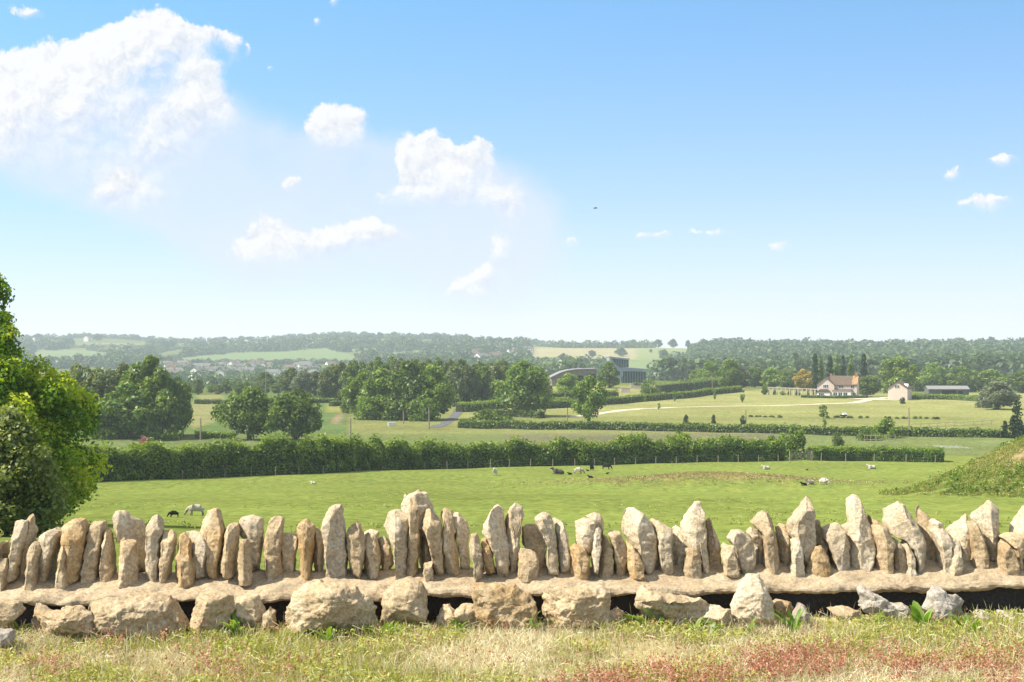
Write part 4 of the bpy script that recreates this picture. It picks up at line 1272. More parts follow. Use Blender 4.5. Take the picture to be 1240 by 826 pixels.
# ------------------------------------------------------------------ loose rubble at the foot of the wall
RB = [
('A','t',-0.36,[(-40,520),(30,520),(90,535),(118,570),(100,600),(55,640),(45,690),(-40,690)],'rough tan boulder at the left edge of the photo below the mortar'),
('A','t',-0.30,[(128,640),(165,540),(200,545),(280,590),(290,660),(130,660)],'small pointed tan rock behind the long low boulder near the left end'),
('A','t',-0.44,[(128,615),(160,595),(290,590),(310,560),(370,550),(470,580),(495,620),(492,700),(300,720),(135,715)],'long low pale tan boulder near the left end of the wall'),
('A','g',-0.62,[(-30,670),(60,672),(76,710),(62,745),(-30,760)],'small whitish stone in the grass at the left edge'),
('B','t',-0.40,[(-84,548),(0,522),(80,506),(250,500),(345,510),(372,540),(440,620),(452,665),(440,725),(0,725),(-30,640)],'very large flat tan boulder reaching the mortar lip left of centre'),
('C','t',-0.42,[(-2,495),(60,485),(120,490),(172,500),(192,570),(164,610),(150,700),(-20,700),(-44,610),(-12,520)],'squarish cracked tan boulder right of the very large flat one'),
('C','t',-0.33,[(188,512),(300,495),(345,550),(370,600),(330,660),(250,660),(180,610)],'dark tan rock leaning beside the squarish cracked boulder'),
('C','t',-0.36,[(322,600),(355,556),(387,580),(388,660),(325,660)],'small knobbly stone in the gap under the mortar left of centre'),
('D','t',-0.44,[(-68,600),(-10,530),(50,490),(110,470),(165,480),(280,490),(352,530),(368,560),(392,600),(402,720),(200,730),(-68,720)],'big pale boulder with a broken angular face left of centre'),
('E','t',-0.37,[(-92,548),(-40,510),(50,460),(110,470),(158,520),(162,600),(152,690),(-92,690)],'grey tan boulder whose top reaches over the mortar left of the central gap'),
('E','t',-0.36,[(196,660),(230,590),(262,585),(290,620),(350,580),(388,585),(424,650),(410,710),(200,710)],'cluster-shaped low rock in the dark gap left of the large golden block'),
('F','o',-0.42,[(-118,500),(-60,484),(0,480),(100,485),(142,520),(188,545),(206,600),(218,720),(-112,720),(-118,560)],'large golden tan block with stepped ledges in the centre'),
('F','t',-0.40,[(228,610),(240,530),(260,505),(440,480),(540,500),(578,522),(578,690),(240,700)],'large smooth brown block right of the large golden one'),
('G','t',-0.38,[(4,660),(60,645),(110,610),(150,620),(204,655),(204,710),(0,710)],'small brown rubble stone in the dark gap right of the smooth brown block'),
('G','t',-0.42,[(198,560),(220,520),(250,504),(310,520),(342,540),(430,545),(542,556),(582,582),(545,660),(484,720),(380,720),(330,710),(285,660),(238,625),(208,592)],'long ridged boulder lying under the lip right of centre'),
('H','t',-0.34,[(-32,560),(42,560),(62,582),(32,650),(-32,660)],'small tan stone tucked behind the right end of the ridged boulder'),
('H','c',-0.46,[(-4,650),(70,595),(182,600),(208,625),(218,710),(-4,710)],'low pale stone left of the triangular boulder'),
('H','c',-0.44,[(178,592),(220,520),(250,460),(290,438),(332,450),(377,520),(397,570),(402,612),(388,690),(200,690)],'tall triangular pale boulder whose tip reaches over the mortar'),
('H','o',-0.34,[(393,580),(420,560),(500,575),(502,600),(462,660),(398,660)],'small yellowish stone wedged right of the triangular boulder'),
('I','g',-0.48,[(-6,660),(40,575),(76,610),(88,680),(-2,690)],'small pale greenish pointed stone in the grass right of the triangular boulder'),
('I','t',-0.40,[(176,612),(260,596),(370,620),(384,680),(250,690)],'thin flat stone half sunk in the grass below the black membrane'),
('I','g',-0.40,[(318,512),(350,498),(420,530),(492,590),(562,580),(592,620),(604,690),(470,690),(380,640),(322,592)],'grey tan rock slanting down to the right in front of the black membrane'),
('J','g',-0.44,[(142,600),(165,560),(180,500),(205,484),(255,500),(272,530),(342,540),(372,570),(384,650),(370,720),(195,720),(186,640)],'whitish grey boulder with a square notch near the right end'),
('J','g',-0.42,[(392,650),(430,615),(472,615),(498,650),(494,700),(398,700)],'small rounded pale stone just right of the whitish grey boulder'),
('J','g',-0.42,[(508,660),(540,620),(592,615),(627,655),(634,710),(515,710)],'rounded pale stone rightmost in the row of loose rubble'),
]
for i, (crop, cm, dep, pts, lab) in enumerate(RB):
    pxs = to_px(crop, pts)
    w = place_outline(pxs, dep)
    pc = sum(p[0] for p in pxs)/len(pxs)
    x0 = sum(p[0] for p in w)/len(w); z0 = min(p[1] for p in w)
    wd = max(p[0] for p in w)-min(p[0] for p in w)
    V, T = rock([(a-x0, b-z0) for a, b in w], min(0.26, 0.12+wd*0.3), 300+i, rs.uniform(0.05, 0.35), rs.uniform(0.05, 0.3), rs.uniform(0.35, 0.65),
                inset=min(0.03, wd*0.14), amp=min(0.017, 0.006+wd*0.03), nsub=2 if wd > 0.3 else 1, n=48, chop=0.5)
    o = obj('rubble_stone', np_mesh('rubble_stone', V, T), M[CMAT[cm]])
    o.location = (x0, D(pc)+dep, z0)
    tag(o, lab, 'stone', 'loose rubble along the foot of the wall')

# ------------------------------------------------------------------ dry verge in front of the wall
def blades(name, x, y, hgt, width, lean, tint, mat, seed, label, cat, nseg=3, head=0.0):
    rng = np.random.default_rng(seed)
    n = len(x)
    th = rng.uniform(0, 2*math.pi, n)
    fc = rng.uniform(0, math.pi, n)
    z = HN(x, y)-0.004
    t = np.linspace(0, 1, nseg+1)
    V = np.zeros((n, nseg+1, 2, 3))
    for k, tt in enumerate(t):
        bx = x+np.cos(th)*lean*hgt*tt**1.8; by = y+np.sin(th)*lean*hgt*tt**1.8
        bz = z+hgt*(tt-0.35*lean*tt**2.2)
        wv = width*(1-tt**1.5*0.85)
        if head: wv = wv*(1+head*np.clip((tt-0.6)/0.2, 0, 1)*(1-np.clip((tt-0.9)/0.1, 0, 1)))
        for s_, sg in enumerate((-0.5, 0.5)):
            V[:, k, s_, 0] = bx+np.cos(fc)*wv*sg; V[:, k, s_, 1] = by+np.sin(fc)*wv*sg; V[:, k, s_, 2] = bz
    base = np.arange(n)*(nseg+1)*2
    Fs = [np.stack([base+k*2, base+k*2+1, base+k*2+3, base+k*2+2], -1) for k in range(nseg)]
    o = obj(name, np_mesh(name, V.reshape(-1, 3), np.concatenate(Fs), np.repeat(tint, (nseg+1)*2)), mat)
    return tag(o, label, cat, kind='stuff')
M['straw'] = leaf_mat('straw grass', [(0.0, (0.27,0.33,0.08)), (0.3, (0.43,0.43,0.17)), (0.62, (0.60,0.54,0.32)), (1.0, (0.84,0.79,0.60))], transl=0.3, scale=2.2, tcol=(1.2,1.1,0.8,1), noise_amt=0.22)
M['green_blade'] = leaf_mat('green grass', [(0.0, (0.17,0.24,0.035)), (0.5, (0.37,0.39,0.08)), (1.0, (0.54,0.52,0.18))], transl=0.35, scale=2.0, tcol=(1.3,1.3,0.6,1), noise_amt=0.2)
M['sorrel'] = leaf_mat('red sorrel', [(0.0, (0.36,0.12,0.07)), (0.5, (0.54,0.25,0.16)), (1.0, (0.70,0.48,0.34))], transl=0.3, scale=3.0, tcol=(1.2,0.9,0.8,1), noise_amt=0.15)
M['dock'] = leaf_mat('dock leaf', [(0.0, (0.08,0.17,0.02)), (0.5, (0.15,0.27,0.04)), (1.0, (0.30,0.38,0.08))], transl=0.4, scale=4.0, tcol=(1.3,1.4,0.5,1), noise_amt=0.2)
rg = np.random.default_rng(5)
def verge_pts(n, y0=5.75, y1=7.3, xw=5.2):
    x = rg.uniform(-xw, xw, n); y = rg.uniform(y0, y1, n)
    dfront = np.array([DX(v) for v in np.linspace(-5.5, 5.5, 60)])
    y = y0+(y-y0)/(y1-y0)*(np.interp(x, np.linspace(-5.5, 5.5, 60), dfront)-0.36-y0)
    return x, y
x, y = verge_pts(112000)
pn = fbm(np.stack([x*1.8, y*1.8, x*0], -1), 3, 2)
clump = fbm(np.stack([x*6, y*6, x*0], -1), 2, 4)
h_ = np.clip(0.044+0.026*pn+0.020*clump+rg.normal(0, 0.012, len(x)), 0.012, 0.15)
blades('dry_grass', x, y, h_, 0.0040, rg.uniform(0.2, 1.7, len(x)), np.clip(0.56+0.3*pn+rg.normal(0, 0.24, len(x)), 0, 1), M['straw'], 1,
       'sun bleached straw coloured grass covering the verge in front of the wall', 'grass')
x, y = verge_pts(12000)
h_ = np.clip(rg.normal(0.085, 0.025, len(x)), 0.03, 0.16)
blades('grass_stems', x, y, h_, 0.0022, rg.uniform(0.05, 0.5, len(x)), np.clip(rg.normal(0.75, 0.15, len(x)), 0, 1), M['straw'], 2,
       'taller dry seed stems sticking out of the bleached verge', 'grass', nseg=5, head=1.6)
x, y = verge_pts(80000)
pn = fbm(np.stack([x*1.3+7, y*2.2, x*0], -1), 3, 12)
edge = np.clip((y-6.65)/0.35, 0, 1)*0.22+np.clip((6.15-y)/0.25, 0, 1)*0.10
k = (pn+edge+rg.normal(0, 0.1, len(x))) > 0.21
x, y = x[k], y[k]
h_ = np.clip(0.045+0.012*np.clip((y-6.6)/0.4, 0, 1)+rg.normal(0, 0.022, len(x)), 0.02, 0.2)
blades('green_grass', x, y, h_, 0.0056, rg.uniform(0.1, 1.0, len(x)), np.clip(rg.normal(0.55, 0.2, len(x)), 0, 1), M['green_blade'], 3,
       'yellow green grass tufts mixed through the dry verge and along the rubble', 'grass')
# low leafy growth and bent straw between the blades
def low_growth():
    x, y = verge_pts(30000)
    c = fbm(np.stack([x*3.2, y*4.5, x*0], -1), 3, 41)
    k = c+rg.normal(0, 0.12, len(x))+np.clip((y-6.55)/0.4, 0, 1)*0.12 > 0.22
    x, y = x[k], y[k]; m = len(x); per = 4
    P = np.stack([np.repeat(x, per)+rg.normal(0, 0.012, m*per), np.repeat(y, per)+rg.normal(0, 0.012, m*per), np.zeros(m*per)], -1)
    P[:, 2] = HN(P[:, 0], P[:, 1])+rg.uniform(0.008, 0.062, m*per)
    N = rg.normal(size=(m*per, 3))*0.7+np.array([0, -0.25, 0.6]); N /= np.linalg.norm(N, axis=1)[:, None]
    V, Fq = quads(P, N, 0.019, rg, aspect=0.42, fold=0.1)
    tag(obj('ground_cover', np_mesh('ground_cover', V, Fq, np.repeat(np.clip(rg.normal(0.6, 0.22, m*per), 0, 1), 4)), M['green_blade']),
        'low yellow green leafy growth creeping between the dry grass of the verge', 'ground cover', kind='stuff')
    x, y = verge_pts(2600); m = len(x)
    th = rg.uniform(0, math.pi, m); l = rg.uniform(0.02, 0.07, m); z = HN(x, y)+rg.uniform(0.02, 0.075, m); dz = rg.normal(0, 0.016, m)
    c_, s_ = np.cos(th)*l*0.5, np.sin(th)*l*0.5
    w_ = 0.0012
    V = np.stack([np.stack([x-c_, y-s_, z-dz-w_], -1), np.stack([x+c_, y+s_, z+dz-w_], -1), np.stack([x+c_, y+s_, z+dz+w_], -1), np.stack([x-c_, y-s_, z-dz+w_], -1)], 1).reshape(-1, 3)
    tag(obj('fallen_straw', np_mesh('fallen_straw', V, np.arange(4*m).reshape(m, 4), np.repeat(rg.uniform(0.6, 1.0, m), 4)), M['straw']),
        'pale bent and fallen straws lying across the verge grass', 'grass', kind='stuff')
low_growth()
# red sorrel drifts
def sorrel():
    n = 92000
    x, y = verge_pts(n)
    px = CX+F*x/y; py = CY+1.42*F/y
    den = 0.02+0*x
    for cx_, cy_, rx, ry, a in [(840,812,75,10,1.0),(760,818,60,9,.9),(1000,797,90,10,.9),(920,806,70,8,.7),(1190,796,60,9,.95),(1110,803,60,8,.6),
                               (250,798,40,10,.3),(310,806,60,10,.22),(690,822,40,6,.5),(60,800,40,8,.15),(1225,815,30,8,.5),(170,775,60,10,.12)]:
        den = np.maximum(den, a*np.exp(-((px-cx_)/rx)**2-((py-cy_)/ry)**2))
    nn = fbm(np.stack([x*9, y*9, x*0], -1), 2, 31)
    k = rg.uniform(size=n) < den*(0.85+0.9*nn)
    x, y = x[k], y[k]
    m = len(x); per = 7
    z = HN(x, y)
    hh = np.clip(rg.normal(0.075, 0.022, m), 0.02, 0.14)
    t = rg.uniform(0.45, 1.05, (m, per))
    P = np.stack([np.repeat(x, per)+rg.normal(0, 0.007, m*per), np.repeat(y, per)+rg.normal(0, 0.007, m*per), (z[:, None]+hh[:, None]*t).ravel()], -1)
    N = rg.normal(size=(m*per, 3)); N /= np.linalg.norm(N, axis=1)[:, None]
    V, Fq = quads(P, N, 0.0095, rg, aspect=0.8)
    tag(obj('red_sorrel', np_mesh('red_sorrel', V, Fq, np.repeat(np.clip(rg.normal(0.5, 0.2, m*per), 0, 1), 4)), M['sorrel']),
        'drifts of rusty red sorrel flowering low in the dry verge', 'wildflower', kind='stuff')
sorrel()

# broad-leaved docks and other single weeds
def weed(px, py, nleaf, L_, wd, up, label, seed, mat='dock'):
    x, yb, _ = hit(px, py, 5.2, 8)
    rng = np.random.default_rng(seed)
    V, Fs, tn = [], [], []
    for q in range(nleaf):
        th = rng.uniform(0, 2*math.pi); l = 1.25*L_*rng.uniform(0.6, 1.1); e0 = rng.uniform(*up)
        d = np.array([math.cos(th), math.sin(th)]); s = np.array([-d[1], d[0]])
        b = len(V); ns = 7; tv = rng.uniform(0.2, 0.9)
        p = np.array([0.0, 0.0]); z = 0.0
        off = rng.normal(0, L_*0.12, 2)
        for k in range(ns+1):
            t = k/ns
            w = wd*(math.sin(math.pi*min(1, t*0.93+0.07))**0.7)*(1 if t > 0.12 else 0.35)*l/L_
            e = e0-t*t*0.9
            V += [(*(off+d*p[0]-s*w*0.5), z+w*0.18), (*(off+d*p[0]), z), (*(off+d*p[0]+s*w*0.5), z+w*0.18)]
            tn += [tv, tv*0.8, tv]
            p = p+np.array([math.cos(e)*l/ns, 0]); z += math.sin(e)*l/ns
            if k: 
                a = b+(k-1)*3
                Fs += [(a, a+1, a+4, a+3), (a+1, a+2, a+5, a+4)]
    o = obj('dock_plant', np_mesh('dock_plant', np.array(V), np.array(Fs), np.array(tn), smooth=True), M[mat], None, (x, yb, H(x, yb)-0.005))
    return tag(o, label, 'weed', 'broad leaved weeds along the wall foot')
for i, (px, py, nl, L_, wd, up, lab) in enumerate([
    (790,763,16,0.135,0.034,(0.7,1.4),'lush green dock with many upright leaves under the ridged boulder right of centre'),
    (838,769,7,0.10,0.028,(0.7,1.4),'small dock with a few leaves right of the lush one'),
    (862,770,4,0.085,0.030,(0.9,1.4),'single broad green dock leaf pair below the low pale stone'),
    (1115,764,9,0.125,0.040,(0.95,1.45),'bright upright broad leaved dock left of the whitish grey boulder'),
    (1060,763,7,0.105,0.032,(0.8,1.4),'green dock below the grey tan slanting rock'),
    (285,772,14,0.12,0.026,(0.8,1.45),'tall leafy green weed in front of the squarish cracked boulder'),
    (555,768,14,0.10,0.026,(0.5,1.3),'leafy green weed in the grass left of the large golden block'),
    (640,768,10,0.11,0.018,(0.8,1.4),'narrow leaved green tuft below the large golden block'),
    (468,772,12,0.105,0.022,(0.7,1.4),'narrow leaved green weed below the big pale boulder'),
    (25,772,10,0.09,0.026,(0.6,1.4),'small yellowish green weed beside the whitish stone at the left edge'),
    (960,768,12,0.125,0.018,(0.9,1.45),'grassy green clump right of the triangular boulder'),
    (184,776,10,0.085,0.020,(0.8,1.4),'narrow leaved weed below the very large flat boulder'),
    (1172,768,8,0.11,0.022,(0.8,1.4),'thin green weed right of the whitish grey boulder'),
    (700,762,9,0.11,0.020,(0.7,1.4),'thin green weed in front of the smooth brown block'),
    (400,777,9,0.095,0.020,(0.7,1.4),'bright green tuft in front of the big pale boulder'),
    (905,771,8,0.09,0.022,(0.7,1.4),'small green weed below the triangular boulder')]):
    weed(px, py, nl, L_, wd, up, lab, 500+i)

# rough plants on the mound and tufts in the pasture
def scatter_tufts(name, X, Y, size, mat, seed, label, cat, per=10, hgt=0.5):
    rng = np.random.default_rng(seed)
    n = len(X)
    k = np.repeat(np.arange(n), per)
    s = rng.uniform(0.6, 1.4, n)*size
    P = np.stack([X[k]+rng.normal(0, 0.35, n*per)*s[k], Y[k]+rng.normal(0, 0.35, n*per)*s[k], rng.uniform(0.05, 1, n*per)**0.8*s[k]*hgt*1.6], -1)
    P[:, 2] += HN(P[:, 0], P[:, 1])
    N = rng.normal(size=(n*per, 3))*np.array([1, 1, 0.5])+np.array([0, -0.3, 0.35]); N /= np.linalg.norm(N, axis=1)[:, None]
    V, Fq = quads(P, N, s[k]*0.42, rng, aspect=0.5, fold=0.1)
    t = np.clip(rng.uniform(0.2, 0.8, n)[k]+rng.normal(0, 0.15, n*per), 0, 1)
    return tag(obj(name, np_mesh(name, V, Fq, np.repeat(t, 4)), M[mat]), label, cat, kind='stuff')
r2 = np.random.default_rng(8)
def mound_pts(n, f):
    X = 56+r2.uniform(-1.15, 1.15, n)*20; Y = 128+r2.uniform(-1.15, 0.6, n)*15
    rr = np.sqrt(((X-56)/20)**2+((Y-128)/15)**2)
    nn = fbm(np.stack([X/4, Y/4, X*0], -1), 3, 14)
    k = f(rr, nn, X, Y) & (rr < 1.12)
    return X[k], Y[k]
X, Y = mound_pts(34000, lambda r, n, X, Y: (n > -0.30))
scatter_tufts('rough_grass', X, Y, 0.27, 'leaf_rough', 1, 'rough yellow green grass and weeds over the mound at the right of the field', 'grass', per=9, hgt=0.45)
X, Y = mound_pts(4500, lambda r, n, X, Y: ((r > 0.80) & (Y < 127) & (n > -0.2)) | ((r < 0.25) & (n > -0.1)) | (n > 0.62))
scatter_tufts('nettle_bed', X, Y, 0.42, 'leaf_hedge', 2, 'darker green nettles fringing the foot and top of the mound', 'weeds', per=12, hgt=0.75)
n = 5200
px = r2.uniform(60, 1240, n); Yd = r2.uniform(48, 165, n)
X = (px-CX)/F*Yd
nn = fbm(np.stack([X/9, Yd/9, X*0], -1), 3, 15)
k = (nn > 0.36) & (np.sqrt(((X-56)/20)**2+((Yd-128)/15)**2) > 1.05)
scatter_tufts('pasture_tufts', X[k], Yd[k], 0.20, 'leaf_rough', 3, 'small dull green tussocks dotted over the sheep field', 'grass', per=7, hgt=0.45)
X = 22.5+r2.normal(0, 8.5, 2600); Yd = 161+r2.normal(0, 4.0, 2600)
scatter_tufts('straw_tussocks', X, Yd, 0.30, 'leaf_straw', 4, 'low brownish tussocks on the bare hump in the sheep field', 'grass', per=7, hgt=0.4)
X = r2.uniform(0, 1, 300)
wx = np.array([gp(1134+q*36, 541.5+q*1.0, 225) for q in X])
M['cow_parsley'] = leaf_mat('cow parsley', [(0.2, (0.45,0.45,0.35)), (0.8, (0.75,0.75,0.65))], tcol=(1,1,1,1))
scatter_tufts('cow_parsley', wx[:, 0], wx[:, 1]+r2.normal(0, 2.2, 300), 0.2, 'cow_parsley', 5, 'white strip of cow parsley behind the clipped hedge left of the mound', 'wildflower', per=6, hgt=0.6)
# ------------------------------------------------------------------ sheep
def wool_mat(name, wool, face):
    m, nt, out = new_mat(name)
    L = nt.links.new
    at = nd(nt, 'ShaderNodeAttribute', attribute_name='tint')
    geo = nd(nt, 'ShaderNodeTexCoord')
    noi = nd(nt, 'ShaderNodeTexNoise', i_Scale=14.0, i_Detail=4.0)
    L(geo.outputs['Object'], noi.inputs['Vector'])
    c = ramp(nt, noi.outputs['Fac'], [(0.3, tuple(v*0.72 for v in wool)), (0.7, wool)])
    mx = nd(nt, 'ShaderNodeMix', data_type='RGBA'); L(at.outputs['Fac'], mx.inputs[0]); L(c, mx.inputs[6]); mx.inputs[7].default_value = (*face, 1)
    b = nd(nt, 'ShaderNodeBsdfDiffuse'); L(mx.outputs[2], b.inputs[0])
    bp = nd(nt, 'ShaderNodeBump', i_Strength=0.8, i_Distance=0.04); L(noi.outputs['Fac'], bp.inputs['Height']); L(bp.outputs[0], b.inputs['Normal'])
    L(b.outputs[0], out.inputs[0])
    M[name] = m
wool_mat('wool_white', (0.66,0.61,0.52), (0.55,0.48,0.40))
wool_mat('wool_cream', (0.50,0.44,0.36), (0.20,0.16,0.13))
wool_mat('wool_black', (0.030,0.026,0.024), (0.018,0.016,0.015))
wool_mat('wool_grey', (0.115,0.105,0.10), (0.016,0.014,0.014))

def skin_mesh(name, nodes, edges, levels=2, woolly=0.03, headset=()):
    me = bpy.data.meshes.new(name)
    me.from_pydata([n[0] for n in nodes], edges, [])
    o = bpy.data.objects.new('temp', me); COL.objects.link(o)
    sk = o.modifiers.new('s', 'SKIN')
    for v, n in zip(me.skin_vertices[0].data, nodes):
        v.radius = (n[1], n[2] if len(n) > 2 else n[1])
    me.skin_vertices[0].data[0].use_root = True
    sk.use_smooth_shade = True
    sd = o.modifiers.new('d', 'SUBSURF'); sd.levels = levels; sd.render_levels = levels
    dg = bpy.context.evaluated_depsgraph_get()
    me2 = bpy.data.meshes.new_from_object(o.evaluated_get(dg))
    bpy.data.objects.remove(o)
    me2.name = name
    co = np.zeros(len(me2.vertices)*3); me2.vertices.foreach_get('co', co); co = co.reshape(-1, 3)
    Hh = np.array([nodes[i][0] for i in headset[0]]); hr = headset[1]
    dmin = np.min(np.linalg.norm(co[:, None]-Hh[None], axis=2), axis=1)
    t = np.clip((hr-dmin)/0.05, 0, 1)
    t = np.maximum(t, np.clip((headset[2]-co[:, 2])/0.05, 0, 1))
    co += (vnoise(co*9, 3)*woolly*(1-t))[:, None]*np.sign(co-co.mean(0))*np.array([1, 1, 0.6])*0.5
    me2.vertices.foreach_set('co', co.ravel())
    a = me2.attributes.new('tint', 'FLOAT', 'POINT'); a.data.foreach_set('value', t.astype(np.float32))
    me2.update()
    return me2
def sheep_nodes(pose):
    # x forward; withers about 0.75 m
    if pose == 'lying':
        b = [((0.0,0,0.30),0.29,0.27), ((0.36,0,0.33),0.24,0.24), ((-0.38,0,0.27),0.24,0.22), ((-0.56,0,0.24),0.12,0.12),
             ((0.55,0,0.50),0.14,0.13), ((0.66,0,0.66),0.10,0.09), ((0.80,0,0.61),0.07,0.065), ((0.91,0,0.55),0.045,0.045),
             ((0.62,0.13,0.68),0.035,0.02), ((0.62,-0.13,0.68),0.035,0.02),
             ((0.46,0.20,0.10),0.055,0.055), ((0.66,0.22,0.05),0.035,0.035), ((-0.34,-0.27,0.10),0.09,0.08), ((-0.10,-0.33,0.05),0.04,0.04)]
        e = [(0,1),(0,2),(2,3),(1,4),(4,5),(5,6),(6,7),(5,8),(5,9),(1,10),(10,11),(2,12),(12,13)]
        return b, e, ([5,6,7,8,9], 0.13, 0.06)
    gr = pose == 'grazing'
    hd = [((0.60,0,0.55),0.14,0.13), ((0.74,0,0.30),0.095,0.09), ((0.83,0,0.17),0.07,0.065), ((0.88,0,0.07),0.045,0.045)] if gr else \
         [((0.60,0,0.76),0.14,0.13), ((0.70,0,0.95),0.10,0.09), ((0.83,0,0.92),0.07,0.065), ((0.94,0,0.86),0.045,0.045)]
    ez = 0.36 if gr else 0.99
    ex = 0.71 if gr else 0.66
    b = [((0.0,0,0.57),0.26,0.26), ((0.36,0,0.60),0.23,0.24), ((-0.38,0,0.58),0.25,0.25), ((-0.60,0,0.52),0.08,0.08)] + hd + \
        [((ex,0.14,ez),0.035,0.02), ((ex,-0.14,ez),0.035,0.02)]
    e = [(0,1),(0,2),(2,3),(1,4),(4,5),(5,6),(6,7),(5,8),(5,9)]
    for s in (1, -1):
        k = len(b); f = 0.04*s
        b += [((0.36+f,0.12*s,0.36),0.075,0.07), ((0.37+f,0.12*s,0.20),0.042,0.042), ((0.36+f,0.12*s,0.02),0.034,0.034)]
        e += [(1,k),(k,k+1),(k+1,k+2)]
        k = len(b)
        b += [((-0.36-f,0.13*s,0.40),0.10,0.09), ((-0.46-f,0.13*s,0.24),0.045,0.042), ((-0.42-f,0.13*s,0.02),0.034,0.034)]
        e += [(2,k),(k,k+1),(k+1,k+2)]
    return b, e, ([5,6,7,8,9], 0.13, 0.27)
SH = {}
for pose in ('grazing', 'standing', 'lying'):
    b, e, hs = sheep_nodes(pose)
    SH[pose] = skin_mesh('sheep_'+pose, b, e, 2, 0.035, hs)
    SH[pose].materials.append(None)
def sheep(px, py, lenpx, pose, mat, face, label, name='sheep'):
    """face = heading in degrees, 0 = to the right of the photo, 90 = away"""
    h = hit(px, py, 45, 240)
    c = math.cos(R(face)); L_ = 1.5
    sc = lenpx*h[1]/F/(L_*max(abs(c), 0.42))
    o = bpy.data.objects.new(name, SH[pose]); link(o)
    o.location = (h[0], h[1], h[2]-0.01); o.rotation_euler = (0, 0, R(face)); o.scale = (sc, sc, sc)
    o.material_slots[0].link = 'OBJECT'; o.material_slots[0].material = M[mat]
    tag(o, label, 'lamb' if name == 'lamb' else 'sheep', 'sheep grazing and resting in the field')
for a in [
    (211,626.5,15,'grazing','wool_black',185,'black sheep grazing at the left, head to the left'),
    (238,624.5,25,'grazing','wool_cream',188,'shaggy cream sheep grazing beside the black one at the left'),
    (380,586.5,9,'lying','wool_white',170,'pale sheep lying alone below the hedge left of centre'),
    (599.5,575.5,6,'standing','wool_white',262,'white sheep standing alone facing the camera near the centre'),
    (677,574.5,18,'lying','wool_grey',176,'dark grey sheep with a black head lying at the left of the dark group'),
    (700,573.8,14,'grazing','wool_cream',-8,'pale fleeced sheep grazing in the middle of the dark group'),
    (734,568.5,13,'grazing','wool_black',-10,'black sheep grazing at the right end of the dark group'),
    (715.5,579.0,8,'lying','wool_black',175,'black sheep lying lowest in the dark group'),
    (982,586.5,14,'lying','wool_cream',200,'shorn grey white sheep lying in the right hand pair'),
    (997,587.0,13,'grazing','wool_white',-30,'white sheep grazing at the right of the right hand pair'),
    (928.5,568.5,12,'lying','wool_white',182,'white sheep lying flat at the end of the straw hump'),
    (1056.5,568.0,13,'lying','wool_white',175,'white sheep lying near the clipped hedge at the far right')]:
    sheep(*a)
for a in [
    (690.5,574.8,7,'lying','wool_black',180,'black lamb lying between the dark grey and the pale fleeced sheep'),
    (712,570.5,5,'lying','wool_black',180,'tiny dark lamb lying right of the pale fleeced sheep'),
    (717,570.5,5,'standing','wool_black',250,'black lamb standing with raised head in the dark group'),
    (735,574.0,5,'lying','wool_black',10,'black lamb lying below the black grazing sheep'),
    (974,588.0,10,'lying','wool_black',185,'black lamb lying against the shorn grey white sheep'),
    (977,569.5,4,'lying','wool_black',0,'tiny black lamb alone above the right hand pair')]:
    sheep(*a, name='lamb')

# ------------------------------------------------------------------ fences, gate, poles
def fence(pts, step, hp, label, nwire=3, rail=False, off=0.0, name='stock_fence', jit=0.25, rp=0.05):
    t = thing(name, (0, 0, 0), label, 'fence')
    rng = np.random.default_rng(len(label))
    P = np.array(pts, float); sl = np.linalg.norm(np.diff(P, axis=0), axis=1); cum = np.concatenate([[0], np.cumsum(sl)])
    s = np.arange(0, cum[-1], step); s = s+rng.normal(0, jit*0.4, len(s))
    pos = [(np.interp(a, cum, P[:, 0]), np.interp(a, cum, P[:, 1])) for a in s]
    for x, y in pos:
        z = H(x, y); h = hp*rng.uniform(0.92, 1.08); l = rng.normal(0, 0.03)
        MB().tube([(x, y, z-0.2), (x+l*0.5, y, z+h*0.5), (x+l, y, z+h)], [rp*1.05, rp, rp*0.85], 7).build('post', M['pole'], t)
    w = MB()
    for k in range(nwire):
        zz = hp*(0.25+0.68*k/max(1, nwire-1))
        w.tube([(x, y-rp-0.01, H(x, y)+zz) for x, y in pos], 0.045 if rail else 0.004, 5)
    w.build('rails' if rail else 'wire', M['wood' if rail else 'wire'], t)
    return t
fence([(x, y-2.2) for x, y in near_path[1:]], 3.25, 1.08, 'wooden post and wire stock fence running along the foot of the long leafy hedge', rp=0.058)
fence([(right_path[0][0]+4.5, right_path[0][1]-1.9)]+[(x, y-1.9) for x, y in right_path[1:]], 4.6, 1.2, 'post and wire fence in front of the lower clipped hedge', rp=0.07)
fence(gpl([(1040,533.5),(1062,534.5),(1090,533.5)]), 1.4, 1.2, 'short grey rail fence in front of the dark shrub beyond the field', rail=True, nwire=2, name='rail_fence', jit=0.1, rp=0.08)
fence(gpl([(1104,519.0),(1150,517),(1208,514.5)]), 2.6, 1.1, 'thin wooden rail fence across the right side of the lawn', rail=True, nwire=2, name='rail_fence', jit=0.1, rp=0.07)
fence([on(1184, 206)[:2], on(1212, 203)[:2], on(1246, 200)[:2]], 2.0, 1.2, 'grey rail fence on the skyline of the mound at the right edge', rail=True, nwire=2, name='rail_fence', jit=0.1, rp=0.08)
fence(gpl([(735,522.5),(800,525.5),(900,527),(1000,529)]), 3.0, 1.1, 'thin post fence in front of the long low dark hedge', nwire=2, rp=0.05)

